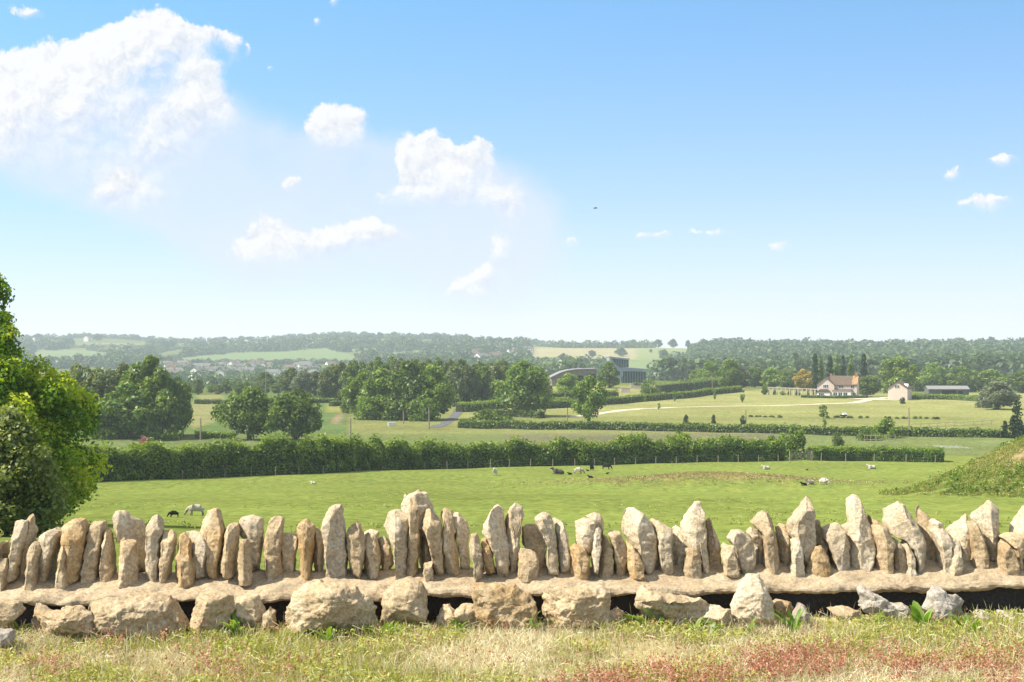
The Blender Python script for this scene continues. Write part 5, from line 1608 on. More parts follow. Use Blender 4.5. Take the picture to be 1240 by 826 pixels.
g = thing('field_gate', (GATE[0], GATE[1]-0.6, H(GATE[0], GATE[1]-0.6)), 'grey wooden five bar gate in the gap between the long hedge and the clipped hedge', 'gate', rz=R(8))
gb = MB()
for k in range(5): gb.box(-1.55, 1.55, -0.03, 0.03, 0.22+k*0.24, 0.30+k*0.24)
for x in (-1.55, -0.03, 1.47): gb.box(x, x+0.08, -0.06, -0.031, 0.18, 1.3)
gb.build('bars', M['wood'], g)
for x in (-1.75, 1.75): MB().tube([(x,0,-0.2),(x,0,1.5)], 0.11, 8).build('post', M['pole'], g)

for px, yb, yt, Y, lab in [
    (243,533,506,None,'thin pole in the field right of the dense left clump'),
    (307,533,505,None,'thin pole in front of the left oak of the pair'),
    (370,535,509,None,'thin pole in front of the right oak of the pair'),
    (424.5,529,506,None,'thin pole left of the central wood above the hedge'),
    (488.5,513,497,None,'thin pole against the dark foot of the central wood'),
    (519.5,520,493,None,'pale pole beside the road at the central wood'),
    (322,468,437,520,'tall thin pole rising before the village'),
    (862.5,472,453,None,'thin pole at the upper end of the long sloping hedge'),
    (687,511,494,None,'thin pole between the light green oak and the dark oak'),
    (1100.5,518,494,None,'thin pole on the lawn right of the green shrub mound'),
    (903,515,497,None,'thin stake near the planting row on the lawn')]:
    h = on(px, Y) if Y else hit(px, yb, 200, 700)
    hh = -(yt-CY)*h[1]/F-h[2]
    o = MB().tube([(0,0,-0.3),(0.02,0,hh*0.5),(0,0,hh)], [0.17, 0.15, 0.12], 8)
    if hh > 5: o.box(-0.5, 0.5, -0.20, -0.14, hh-0.5, hh-0.38)
    tag(o.build('utility_pole', M['pole'], None, h), lab, 'pole', 'thin poles across the valley')
# brick gate pier at the right edge
h = on(1238, 204)
bp = MB().box(-0.45,0.45,-0.45,0.45,-0.4,2.0)
M['brick'] = simple_mat('red brick', (0.30,0.15,0.10), 0.9, 0.3, 9.0)
t = thing('gate_pier', h, 'short brick gate pier beside the rail fence at the right edge', 'pier')
bp.build('shaft', M['brick'], t)
MB().box(-0.55,0.55,-0.55,0.55,2.003,2.15).prism_y([(-0.5,2.151),(0.5,2.151),(0,2.45)], -0.5, 0.5).build('cap', M['stone_tan'], t)

# ------------------------------------------------------------------ buildings
M['render_pink'] = simple_mat('pale pink render', (0.62,0.50,0.42), 0.9, 0.07, 2.0)
M['render_white'] = simple_mat('white paint', (0.78,0.76,0.72), 0.8, 0.05, 2.0)
M['wall_cream'] = simple_mat('cream wall', (0.75,0.71,0.63), 0.9, 0.12, 0.2)
M['wall_brick'] = simple_mat('brick wall', (0.24,0.15,0.11), 0.9, 0.15, 0.2)
M['roof_tile'] = simple_mat('brown roof tile', (0.12,0.085,0.062), 0.9, 0.25, 2.5)
M['roof_orange'] = simple_mat('lichened orange roof tile', (0.32,0.20,0.095), 0.9, 0.3, 1.2)
M['roof_slate'] = simple_mat('grey roof', (0.12,0.115,0.11), 0.85, 0.2, 0.4)
M['roof_metal'] = simple_mat('grey sheet roof', (0.21,0.21,0.205), 0.6, 0.12, 0.8)
M['barn_wall'] = simple_mat('dark green boarding', (0.10,0.11,0.095), 0.85, 0.2, 2.0)
M['glass'] = simple_mat('window glass', (0.03,0.04,0.05), 0.12, 0.2, 1.0, spec=0.6)
M['zinc'] = simple_mat('blue grey zinc', (0.30,0.34,0.38), 0.45, 0.1, 0.6, metal=0.2)
M['drystone'] = simple_mat('brown stone cladding', (0.25,0.19,0.145), 0.95, 0.35, 1.6)
M['green_glass'] = simple_mat('green tinted glazing', (0.07,0.10,0.10), 0.15, 0.25, 0.5, spec=0.6)
M['dark_open'] = simple_mat('dark opening', (0.02,0.02,0.022), 0.7, 0.2, 1.0)

def window(parent, x, y, z, w, h, axis='y', n=2):
    """frame standing 4 cm proud of a wall facing -y (or +x), with a pane behind"""
    f = MB(); b = 0.09
    def bx(a0, a1, z0, z1, d0, d1, mb):
        if axis == 'y': mb.box(x+a0, x+a1, y-d1, y-d0, z0, z1)
        else: mb.box(x+d0, x+d1, y+a0, y+a1, z0, z1)
    bx(-w/2, w/2, z, z+b, 0.003, 0.07, f); bx(-w/2, w/2, z+h-b, z+h, 0.003, 0.07, f)
    for k in range(n+1):
        c = -w/2+(w-b)*k/n
        bx(c, c+b, z+b+0.002, z+h-b-0.002, 0.003, 0.068, f)
    o = f.build('window', M['render_white'], parent)
    p = MB(); bx(-w/2+b, w/2-b, z+b, z+h-b, 0.005, 0.03, p)
    p.build('pane', M['glass'], o)
    return o
def gable_roof_y(x0, x1, y0, y1, ze, zr, t=0.22, over=0.35):
    """two roof slabs with the ridge along y"""
    xm = (x0+x1)/2
    sl = (zr-ze)/(xm-x0)
    a = x0-over; b = x1+over; za = ze-sl*over
    mb = MB()
    mb.prism_y([(a, za), (xm, zr), (xm, zr+t), (a-0.0, za+t)], y0-over, y1+over)
    mb.prism_y([(xm+0.002, zr), (b, za), (b, za+t), (xm+0.002, zr+t)], y0-over, y1+over)
    return mb
def gable_roof_x(x0, x1, y0, y1, ze, zr, t=0.22, over=0.35):
    ym = (y0+y1)/2
    sl = (zr-ze)/(ym-y0); a = y0-over; b = y1+over; za = ze-sl*over
    mb = MB()
    mb.prism_x([(a, za), (ym, zr), (ym, zr+t), (a, za+t)], x0-over, x1+over)
    mb.prism_x([(ym+0.002, zr), (b, za), (b, za+t), (ym+0.002, zr+t)], x0-over, x1+over)
    return mb

# farmhouse: front gable on the left, long range to the right with a lichened roof, porch bays
hx_, hy_, hz_ = hit(1014, 481.5, 300, 640)
hs = hy_/F                                   # metres per photo pixel there
t = thing('farmhouse', (hx_, hy_, hz_), 'pink rendered farmhouse with a front gable, brown and orange tiled roof and a brick chimney', 'house', rz=R(-20))
t.scale = (1.0, 1.0, 1.0)
W = 46*hs; xL = -W/2*1.02; xg = xL+W*0.44; xR = W/2
ze, zr = 15.5*hs, 25.5*hs
MB().prism_y([(xL,-0.5),(xg,-0.5),(xg,ze),((xL+xg)/2,zr-0.4),(xL,ze)], -1.2, 8.0).build('gable_wall', M['render_pink'], t)
MB().prism_x([(0.0,-0.5),(7.2,-0.5),(7.2,ze),(3.6,zr-0.25),(0.0,ze)], xg+0.003, xR).build('wall', M['render_pink'], t)
rf = gable_roof_y(xL, xg, -1.2, 8.0, ze, zr-0.4).build('gable_roof', M['roof_tile'], t)
rf2 = gable_roof_x(xg-1.5, xR, 0.0, 7.2, ze, zr, over=0.3).build('roof', M['roof_tile'], t)
MB().prism_x([(-0.33,ze-0.33*0+0.12),(3.55,zr+0.262),(3.55,zr+0.30),(-0.33,ze+0.16)], xR-1.7, xR+0.31).build('lichen_patch', M['roof_orange'], rf2)
MB().box(xR-1.0, xR-0.1, 3.1, 4.1, zr-0.3, zr+1.5).box(xR-1.05, xR-0.05, 3.05, 4.15, zr+1.502, zr+1.65).build('chimney', M['brick'], rf2)
MB().box(xL+3.4, xL+4.2, 6.4, 7.2, zr-1.8, zr+0.9).build('chimney', M['brick'], rf)
window(t, (xL+xg)/2, -1.2, ze-1.15, 1.9, 1.25, n=3)
window(t, xg+2.2, 0.0, ze-1.35, 1.9, 1.2, n=3)
window(t, xR-1.5, 0.0, ze-1.35, 1.3, 1.2, n=2)
window(t, xR, 3.4, ze-1.5, 1.1, 1.2, axis='x', n=2)
b = MB().prism_y([(xL+0.1,-0.4),(xg-1.3,-0.4),(xg-1.3,1.9),(xL+0.1,1.9)], -3.2, -1.203).build('porch', M['render_white'], t)
MB().prism_y([(xL-0.2,1.905),(xg-1.0,1.905),(xg-2.2,3.0),(xL+1.2,3.0)], -3.4, -1.205).build('porch_roof', M['roof_tile'], b)
window(b, xL+1.7, -3.2, 0.35, 1.9, 1.35, n=3)
c = MB().prism_y([(xg-0.4,-0.4),(xR-1.8,-0.4),(xR-1.8,2.25),(xg-0.4,2.25)], -2.6, -0.003).build('garden_room', M['render_white'], t)
MB().prism_x([(-2.75,2.255),(-0.005,2.255),(-0.005,3.2)], xg-0.6, xR-1.6).build('garden_room_roof', M['roof_tile'], c)
for k in range(3): window(c, xg+0.5+k*1.75, -2.6, 0.25, 1.5, 1.8, n=2)
window(t, xR-0.85, 0.0, 0.4, 1.1, 1.5, n=2)

# pergola
px0, px1 = gp(931, 478.0), gp(992, 480.5)
t = thing('pergola', (px0[0], px0[1], H(*px0)), 'long pale wooden pergola with climbers beside the farmhouse', 'pergola')
n = 13
for k in range(n):
    x = px0[0]+(px1[0]-px0[0])*k/(n-1); y = px0[1]+(px1[1]-px0[1])*k/(n-1)
    MB().box(x-px0[0]-0.16, x-px0[0]+0.16, y-px0[1]-0.16, y-px0[1]+0.16, H(x,y)-H(*px0)-0.3, H(x,y)-H(*px0)+2.5).build('post', M['render_pink'], t)
be = MB()
dz = H(*px1)-H(*px0)
be.add([(-0.4,-0.1,2.502),(px1[0]-px0[0]+0.4,px1[1]-px0[1]-0.1,dz+2.502),(px1[0]-px0[0]+0.4,px1[1]-px0[1]+0.1,dz+2.502),(-0.4,0.1,2.502),
        (-0.4,-0.1,2.80),(px1[0]-px0[0]+0.4,px1[1]-px0[1]-0.1,dz+2.80),(px1[0]-px0[0]+0.4,px1[1]-px0[1]+0.1,dz+2.80),(-0.4,0.1,2.80)],
       [(0,3,2,1),(4,5,6,7),(0,1,5,4),(1,2,6,5),(2,3,7,6),(3,0,4,7)])
be.build('beam', M['render_pink'], t)
rng = np.random.default_rng(12)
for k, (px, w) in enumerate([(938,5),(948,8),(956,6),(966,7),(978,6),(986,5)]):
    plant('garden_bush', 'bush', px, px0[1]-1.0+k*0.1, w, 472.5+rng.uniform(-1, 1), ['leaf_dark','leaf_mid','leaf_light'][k % 3], 'small rounded bush planted along the pergola', 'shrub', 'bushes along the pergola')

# small gabled barn
bx_, by_, bz_ = hit(1087, 484.5, 300, 640)
s = by_/F
t = thing('gabled_barn', (bx_, by_, bz_), 'small pink gabled barn with brown roof right of the farmhouse', 'barn', rz=R(-24))
a, b = -11.5*s, 11.5*s; ze, zr = 14*s, 23*s
MB().prism_y([(a,-0.5),(b,-0.5),(b,ze),(0,zr-0.3),(a,ze)], 0, 9.5).build('wall', M['render_pink'], t)
r_ = gable_roof_y(a, b, 0, 9.5, ze, zr-0.3, over=0.3).build('roof', M['roof_tile'], t)
MB().prism_x([(3.2,ze+0.1),(5.2,ze+0.1),(5.2,ze+0.9),(4.2,ze+1.5),(3.2,ze+0.9)], b-1.7, b-0.3).build('dormer', M['render_white'], r_)
window(t, -0.2, 0, ze+0.1, 1.7, 1.1, n=3)
# long low shed
sx, sy, sz = hit(1149, 479.0, 300, 680)
s = sy/F
t = thing('long_shed', (sx, sy, sz), 'long low dark shed with a pale grey sheet roof behind a clipped hedge', 'shed', rz=R(-3))
a, b = -24*s, 24*s; ze, zr = 7.5*s, 11.5*s
MB().prism_x([(0,-0.5),(7,-0.5),(7,ze),(3.5,zr-0.2),(0,ze)], a, b).build('wall', M['barn_wall'], t)
gable_roof_x(a, b, 0, 7, ze, zr-0.2, over=0.3).build('roof', M['roof_metal'], t)
MB().box(-2.6, 2.6, -0.06, -0.003, 0, 1.9).build('doorway', M['dark_open'], t)
MB().box(b-3.9, b-2.2, -0.06, -0.003, 0.6, 1.6).build('window', M['dark_open'], t)

# glass house on the hill: sweeping zinc blade, two glazed storeys
Yg = 600.0; s = Yg/F
gx, gy, gz = on(762, Yg)
t = thing('glass_building', (gx, gy, gz), 'modern building of two glazed storeys with a sweeping blue grey zinc fin', 'building', rz=R(8))
base = -(459.5-CY)*s-gz
def U(px): return (px-762)*s
def Wz(py): return -(py-CY)*s-gz
MB().box(U(752), U(783), -0.2, 9, -2.5, Wz(450.0)).build('lower_glazing', M['green_glass'], t)
fr = MB()
for k in range(10): 
    x = U(753)+(U(782.5)-U(753))*k/9
    fr.box(x-0.07, x+0.07, -0.33, -0.203, -2.0, Wz(450.2))
fr.build('lower_mullions', M['zinc'], t)
MB().prism_y([(U(750),Wz(449.8)),(U(784),Wz(449.4)),(U(784),Wz(447.0)),(U(766),Wz(445.6)),(U(750),Wz(445.0))], -1.1, 9.5).build('lower_roof', M['zinc'], t)
MB().prism_y([(U(744),Wz(444.9)),(U(761),Wz(444.9)),(U(761),Wz(435.6)),(U(742),Wz(434.2))], -0.5, 8).build('upper_glazing', M['green_glass'], t)
fr = MB()
for k in range(6):
    x = U(745.5)+(U(760.8)-U(745.5))*k/5
    fr.box(x-0.06, x+0.06, -0.63, -0.503, Wz(444.9), Wz(435.5))
fr.build('upper_mullions', M['zinc'], t)
MB().prism_y([(U(737),Wz(433.2)),(U(739),Wz(433.9)),(U(762),Wz(435.5)),(U(762),Wz(434.2)),(U(744),Wz(432.4)),(U(737),Wz(431.4))], -1.3, 8.6).build('upper_roof', M['zinc'], t)
bl = [(737,431.8),(738,435),(741,440.5),(745,446),(751,452),(757,459),(753,460.5),(747,459),(742.5,451),(739,443),(736.4,436),(735.6,432)]
bl = [(736,431.6),(737.2,431.6),(740.5,437.2),(745,442.4),(750,445.6),(753,448),(753,455),(750,458),(745,452),(741,445),(738,439)]
MB().prism_y([(U(a), Wz(b)) for a, b in bl][::-1], -2.2, -1.35).build('zinc_fin', M['zinc'], t)
# round-backed stone building
Yr = 585.0; s = Yr/F
rx, ry, rz_ = on(697, Yr)
t = thing('stone_building', (rx, ry, rz_), 'low brown stone building under a long curved pale roof left of the glass building', 'building', rz=R(4))
def U2(px): return (px-697)*s
def W2(py): return -(py-CY)*s-rz_
arc = [(667.5,457.2),(673,454.0),(680,450.8),(688,448.6),(697,447.4),(707,446.9),(722,446.9)]
MB().prism_y([(U2(723),W2(472)),(U2(723),W2(447.6))]+[(U2(a),W2(b+0.5)) for a, b in arc[::-1]]+[(U2(669),W2(472))], 0, 12).build('wall', M['drystone'], t)
MB().prism_y([(U2(a)-(0.4 if i == 0 else 0),W2(b+0.45)) for i, (a, b) in enumerate(arc)]+[(U2(a)-(0.4 if a < 668 else 0),W2(b-0.35)) for a, b in arc[::-1]], -0.5, 12.4).build('roof', M['roof_metal'], t)
MB().prism_y([(U2(696),W2(468)),(U2(706),W2(468)),(U2(706),W2(455.5)),(U2(702),W2(454.6)),(U2(696),W2(456))], -0.25, -0.004).build('opening', M['dark_open'], t)
MB().box(U2(714), U2(722), -0.25, -0.004, W2(466), W2(453)).build('window', M['glass'], t)
# stone terraces below the glass building
M['terrace'] = simple_mat('pale terrace stone', (0.55,0.45,0.36), 0.95, 0.15, 1.0)
for (pa, pb, Y, h_, lab) in [(752,763,520,1.7,'pale square stone terrace wall at the end of the clipped hedge'),
                             (764,780,545,1.1,'pinkish stone terrace wall beside the yellow green bushy tree'),
                             (763,781,572,0.8,'upper pale terrace wall under the glass building'),
                             (725,735,575,1.5,'short pale wall right of the round stone building')]:
    a = on(pa, Y); b = on(pb, Y)
    m = MB().box(0, b[0]-a[0], 0, 0.8, -1.2, h_).box(-0.06, b[0]-a[0]+0.06, -0.06, 0.86, h_+0.002, h_+0.16)
    tag(m.build('terrace_wall', M['terrace'], None, a), lab, 'wall')

# planting row of low brown shrubs on the lawn
rng = np.random.default_rng(33)
for px in list(np.linspace(908, 944, 7))+list(np.linspace(1002, 1050, 9))+list(np.linspace(1072, 1136, 10)):
    px += rng.normal(0, 2.2)
    py = 506.0+0.035*(px-1000)*0.3+rng.normal(0, 0.25)
    h = hit(px, py, 250, 600)
    plant('low_shrub', 'bush', px, h[1], rng.uniform(4.5, 8), py-rng.uniform(2.0, 3.6), ['leaf_copper','leaf_olive','leaf_dark'][int(rng.integers(3))],
          'low brownish shrub in the planting row across the lawn', 'shrub', 'planting row on the lawn')
# covered trailer on the lawn
h = hit(1021.5, 505.5, 250, 600)
t = thing('farm_trailer', h, 'small white topped trailer parked by the planting row on the lawn', 'trailer', rz=R(10))
t.scale = (0.7, 0.7, 0.7)
MB().box(-1.1,1.1,-0.7,0.7,0.45,1.0).build('body', M['dark_open'], t)
MB().prism_x([(-0.75,1.003),(0.75,1.003),(0.6,1.6),(-0.6,1.6)], -0.3, 1.15).build('cover', M['render_white'], t)
for y in (-0.82, 0.82): MB().tube([(0.1,y-0.07,0.32),(0.1,y+0.07,0.32)], 0.32, 12).build('wheel', M['dark_open'], t)
MB().box(-1.9,-1.103,-0.05,0.05,0.45,0.55).build('drawbar', M['wire'], t)
# white trough at the foot of the wood
h = hit(474.5, 516.0, 220, 600)
t = thing('water_trough', h, 'small white trough in the grass at the foot of the central wood', 'trough', rz=R(12))
m = MB().prism_x([(-0.45,0.25),(0.45,0.25),(0.55,0.85),(0.45,0.85),(0.38,0.4),(-0.38,0.4),(-0.45,0.85),(-0.55,0.85)], -0.9, 0.9)
m.build('basin', M['render_white'], t)
for x in (-0.7, 0.7): MB().box(x-0.1, x+0.1, -0.4, 0.4, -0.2, 0.247).build('foot', M['wall_cream'], t)

# village houses
rng = np.random.default_rng(44)
def house_mesh(w, d, e, r, mats, name):
    m = MB()
    m.prism_x([(0,-3),(d,-3),(d,e),(d/2,e+r),(0,e)], -w/2, w/2)
    k = len(m.f)
    sl = r/(d/2); ov = 0.35
    m.prism_x([(-ov,e-sl*ov+0.02),(d/2,e+r+0.02),(d/2,e+r+0.3),(-ov,e-sl*ov+0.3)], -w/2-0.2, w/2+0.2)
    m.prism_x([(d/2+0.002,e+r+0.02),(d+ov,e-sl*ov+0.02),(d+ov,e-sl*ov+0.3),(d/2+0.002,e+r+0.3)], -w/2-0.2, w/2+0.2)
    m.box(w/2-1.2, w/2-0.5, d/2-0.35, d/2+0.35, e+r-0.2, e+r+1.3)
    k2 = len(m.f)
    for x in np.arange(-w/2+1.2, w/2-0.8, 2.4):
        for z in (0.9, 3.4): m.box(x, x+1.0, -0.05, -0.004, z, z+1.1)
    me = m.mesh(name)
    bm = bmesh.new(); bm.from_mesh(me); bmesh.ops.recalc_face_normals(bm, faces=bm.faces); bm.to_mesh(me); bm.free()
    for q in mats: me.materials.append(M[q])
    me.materials.append(M['glass'])
    for i, f in enumerate(me.polygons): f.material_index = 0 if i < k else (1 if i < k2 else 2)
    return me
HM = [('pale walled village house with grey roof at the foot of the left hill', 'pale village houses with grey roofs', [house_mesh(10,7.5,5.6,2.2,['render_white','roof_slate'],'house'), house_mesh(13,7,5.6,2.0,['wall_cream','roof_slate'],'house')]),
      ('pale walled village house with brown roof at the foot of the left hill', 'pale village houses with brown roofs', [house_mesh(9.5,7.5,5.6,2.3,['wall_cream','roof_tile'],'house')]),
      ('brick village house among the trees at the foot of the left hill', 'brick village houses', [house_mesh(11,7.5,5,2.8,['wall_brick','roof_tile'],'house'), house_mesh(16,7.5,5,2.6,['wall_brick','roof_slate'],'house')])]
def put_house(px, py, kind, q, rot, label=None, group=None, sc=1.0, dmin=1000, Y=None):
    h = hit(px, py, dmin, 3300) if Y is None else on(px, Y)
    if h is None: return
    lab, grp, ms = HM[kind]
    o = bpy.data.objects.new('village_house', ms[q % len(ms)]); link(o)
    o.location = h; o.rotation_euler = (0, 0, rot); o.scale = (sc, sc, sc)
    tag(o, label or lab, 'house', group or (None if label else grp))
cnt = 0
for k in range(66):
    px = rng.uniform(196, 436); py = rng.uniform(444.5, 461.5)
    put_house(px, py, int(rng.choice([0, 0, 0, 1, 1, 2])), int(rng.integers(4)), rng.normal(0, 0.35)+(0 if rng.uniform() < 0.75 else 1.57), sc=rng.uniform(0.9, 1.25))
for k in range(16):
    px = rng.uniform(570, 640); py = rng.uniform(428, 439)+(0 if px > 600 else 3)
    lab, grp, ms = HM[0]
    kd = int(rng.choice([0, 1, 2, 2]))
    put_house(px, py, kd, int(rng.integers(4)), rng.normal(0, 0.4),
              ['pale grey roofed house in the hamlet on the central hillside', 'pale brown roofed house in the hamlet on the central hillside', 'brick house in the hamlet on the central hillside'][kd],
              ['pale hamlet houses with grey roofs', 'pale hamlet houses with brown roofs', 'brick hamlet houses'][kd], sc=rng.uniform(1.2, 1.6))
for px, py, sc, lab in [(109,413.5,1.35,'large white house among trees on the left skyline'), (45,414,1.1,'white house on the skyline beside the big leafy tree'),
                        (615,418,1.2,'pale house on the skyline above the hillside hamlet'), (205,417.5,1.2,'small white house on the left skyline slope'),
                        (264,416.5,1.1,'pale house half hidden by trees on the left hilltop'), (302,417,1.2,'white house on the left hilltop right of the pale one')]:
    put_house(px, py, 1, 0, 1.3, lab, sc=sc)
# bird
bx = 60.0
m = MB()
m.add([(0.0,-0.28,0.05),(0.06,-0.10,0.06),(0.10,0,0.0),(0.06,0.10,0.06),(0,0.28,0.05),(-0.05,0.10,0.03),(-0.08,0,-0.0),(-0.05,-0.10,0.03)], [(0,1,7),(1,2,6,7),(2,3,5,6),(3,4,5)])
m.tube([(0.18,0,0.0),(0.1,0,0.0),(-0.05,0,-0.01),(-0.2,0,0.0)], [0.01,0.035,0.04,0.01], 6)
tag(m.build('bird', M['dark_open'], None, ((721-CX)/F*bx*2, bx*2, -(252-CY)/F*bx*2)), 'tiny dark bird flying in the open sky right of the clouds', 'bird')
# ------------------------------------------------------------------ sky, clouds, sun, air
SUN_EL, SUN_AZ = R(49), R(-99)           # azimuth from +Y, clockwise positive
to_sun = Vector((math.sin(SUN_AZ)*math.cos(SUN_EL), math.cos(SUN_AZ)*math.cos(SUN_EL), math.sin(SUN_EL)))
w = bpy.data.worlds.new('World'); S.world = w; w.use_nodes = True
nt = w.node_tree; nt.nodes.clear(); L = nt.links.new
out = nd(nt, 'ShaderNodeOutputWorld'); bg = nd(nt, 'ShaderNodeBackground'); bg.inputs['Strength'].default_value = 0.14
L(bg.outputs[0], out.inputs[0])
tc = nd(nt, 'ShaderNodeTexCoord')
sky = nd(nt, 'ShaderNodeTexSky', sky_type='NISHITA', sun_disc=False)
sky.sun_elevation = SUN_EL; sky.sun_rotation = SUN_AZ; sky.air_density = 1.0; sky.dust_density = 0.3; sky.ozone_density = 2.0; sky.altitude = 100
sky_v = nd(nt, 'ShaderNodeVectorMath', operation='MULTIPLY_ADD'); L(tc.outputs['Generated'], sky_v.inputs[0])
sky_v.inputs[1].default_value = (1, 1, 2.6); sky_v.inputs[2].default_value = (0, 0, 0.16)
sky_n = nd(nt, 'ShaderNodeVectorMath', operation='NORMALIZE'); L(sky_v.outputs[0], sky_n.inputs[0]); L(sky_n.outputs[0], sky.inputs['Vector'])
sp = nd(nt, 'ShaderNodeSeparateXYZ'); L(tc.outputs['Generated'], sp.inputs[0])
def math_(op, a, b=None, clamp=False):
    n = nd(nt, 'ShaderNodeMath', operation=op, use_clamp=clamp)
    for i, v in enumerate((a, b)):
        if v is None: continue
        if isinstance(v, (int, float)): n.inputs[i].default_value = v
        else: L(v, n.inputs[i])
    return n.outputs[0]
# pale summer murk towards the horizon
hzf = math_('MULTIPLY', math_('POWER', 2.718, math_('MULTIPLY', math_('MAXIMUM', sp.outputs[2], 0.0), -1/HZ_S)), HZ_A)
gn = nd(nt, 'ShaderNodeMix', data_type='RGBA', blend_type='MULTIPLY'); gn.inputs[0].default_value = 1; L(sky.outputs[0], gn.inputs[6]); gn.inputs[7].default_value = (*SKY_G, 1)
hm = nd(nt, 'ShaderNodeMix', data_type='RGBA'); L(hzf, hm.inputs[0]); L(gn.outputs[2], hm.inputs[6]); hm.inputs[7].default_value = (*HZ_C, 1)
# upper sky out of view, mixed towards warm white as added fill light
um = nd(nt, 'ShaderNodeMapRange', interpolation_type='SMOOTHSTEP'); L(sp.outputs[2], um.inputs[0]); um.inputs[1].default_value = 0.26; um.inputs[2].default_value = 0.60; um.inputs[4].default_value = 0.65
hm2 = nd(nt, 'ShaderNodeMix', data_type='RGBA'); L(um.outputs[0], hm2.inputs[0]); L(hm.outputs[2], hm2.inputs[6]); hm2.inputs[7].default_value = (*FILL_C, 1)
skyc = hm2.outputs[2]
ys = math_('MAXIMUM', sp.outputs[1], 0.02)
u = math_('DIVIDE', sp.outputs[0], ys); v = math_('DIVIDE', sp.outputs[2], ys)
cb = nd(nt, 'ShaderNodeCombineXYZ'); L(u, cb.inputs[0]); L(v, cb.inputs[1])
uv = cb.outputs[0]
def noise_v(vec, scale, detail, rough=0.55, off=(0, 0, 0), lac=2.0):
    a = nd(nt, 'ShaderNodeVectorMath', operation='ADD'); L(vec, a.inputs[0]); a.inputs[1].default_value = off
    n = nd(nt, 'ShaderNodeTexNoise', i_Scale=scale, i_Detail=detail, i_Roughness=rough, i_Lacunarity=lac); L(a.outputs[0], n.inputs['Vector'])
    return n
# push the outline about a little with noise
nv = noise_v(uv, 26.0, 5.0, 0.6)
wv = nd(nt, 'ShaderNodeVectorMath', operation='SUBTRACT'); L(nv.outputs['Color'], wv.inputs[0]); wv.inputs[1].default_value = (0.5, 0.5, 0.5)
wm = nd(nt, 'ShaderNodeVectorMath', operation='SCALE'); L(wv.outputs[0], wm.inputs[0]); wm.inputs['Scale'].default_value = 0.020
wa = nd(nt, 'ShaderNodeVectorMath', operation='ADD'); L(uv, wa.inputs[0]); L(wm.outputs[0], wa.inputs[1])
wuv = wa.outputs[0]
def field(vec, ells, side=False):
    """soft sum of ellipses; side also gives how far towards the lit upper side a point lies"""
    acc, acs = None, None
    for cx, cy, rx, ry, *g in ells:
        a = nd(nt, 'ShaderNodeVectorMath', operation='SUBTRACT'); L(vec, a.inputs[0]); a.inputs[1].default_value = ((cx-CX)/F, (CY-cy)/F, 0)
        b = nd(nt, 'ShaderNodeVectorMath', operation='MULTIPLY'); L(a.outputs[0], b.inputs[0]); b.inputs[1].default_value = (F/rx, F/ry, 0)
        dt = nd(nt, 'ShaderNodeVectorMath', operation='DOT_PRODUCT'); L(b.outputs[0], dt.inputs[0]); L(b.outputs[0], dt.inputs[1])
        e = math_('MULTIPLY', math_('POWER', 0.36, dt.outputs['Value']), g[0] if g else 1.0)
        acc = e if acc is None else math_('ADD', acc, e)
        if side:
            d2 = nd(nt, 'ShaderNodeVectorMath', operation='DOT_PRODUCT'); L(b.outputs[0], d2.inputs[0]); d2.inputs[1].default_value = (-0.45, 0.89, 0)
            q = math_('MULTIPLY', e, d2.outputs['Value'])
            acs = q if acs is None else math_('ADD', acs, q)
    f = math_('SUBTRACT', math_('MINIMUM', acc, 1.1), 0.40)
    return (f, math_('DIVIDE', acs, math_('MAXIMUM', acc, 0.05))) if side else f
def puffs(off, det):
    a = nd(nt, 'ShaderNodeVectorMath', operation='ADD'); L(wuv2, a.inputs[0]); a.inputs[1].default_value = off
    n = nd(nt, 'ShaderNodeTexVoronoi', voronoi_dimensions='2D', feature='F1', i_Scale=34.0, i_Detail=det, i_Roughness=0.62, i_Lacunarity=2.3)
    n.normalize = True
    L(a.outputs[0], n.inputs['Vector'])
    return n.outputs['Distance']
wm2 = nd(nt, 'ShaderNodeVectorMath', operation='SCALE'); L(wv.outputs[0], wm2.inputs[0]); wm2.inputs['Scale'].default_value = 0.030
wb = nd(nt, 'ShaderNodeVectorMath', operation='ADD'); L(uv, wb.inputs[0]); L(wm2.outputs[0], wb.inputs[1])
wuv2 = wb.outputs[0]
CUM = [(190,54,38,40),(162,76,58,48),(105,98,68,44),(48,118,68,48),(-10,126,56,56),(238,114,40,42),(264,140,30,26,.9),(120,142,100,54,.85),(40,176,90,50,.78),
       (195,185,74,48,.68),(165,246,60,26,.74),(150,225,40,20,.55),(405,154,36,34),(425,165,26,26,.6),(512,188,30,32),(540,214,52,32),(580,190,27,21),(596,236,44,30,.75),(626,258,28,26,.62),(500,240,60,24,.55),
       (330,310,46,22,.8),(375,298,44,20,.85),(425,288,36,20),(448,280,22,15),(475,288,36,15,.8),(325,275,44,26,.55),(355,225,15,14,.8),(578,358,48,22,.66),(590,338,30,20,.5),
       (1192,246,42,15,.8),(1158,211,22,13,.72),(1215,194,24,9,.64),(945,297,28,14,.70),(878,284,38,10,.64),(612,305,24,26,.60),
       (285,62,14,22,.60),(250,48,34,16,.62),(302,62,6,16,.62),(330,85,10,8,.55),(380,30,12,16,.60),(408,5,8,10,.6),(690,295,18,14,.58),(795,288,32,9,.58),(35,15,30,12,.56)]
VEIL = [(120,150,150,70),(60,190,110,50),(230,180,110,70),(340,205,150,60),(470,225,120,60),(220,240,130,50),(470,280,200,60),(590,330,100,80),(590,250,80,60),(330,300,100,55)]
fb = noise_v(uv, 30.0, 7.0, 0.66, (3.1, 1.7, 0)).outputs['Fac']
pf = puffs((0, 0, 0), 4.0)
cf0, rel = field(wuv, CUM, True)
cf = math_('ADD', cf0, math_('MULTIPLY', math_('SUBTRACT', fb, 0.5), 1.0))
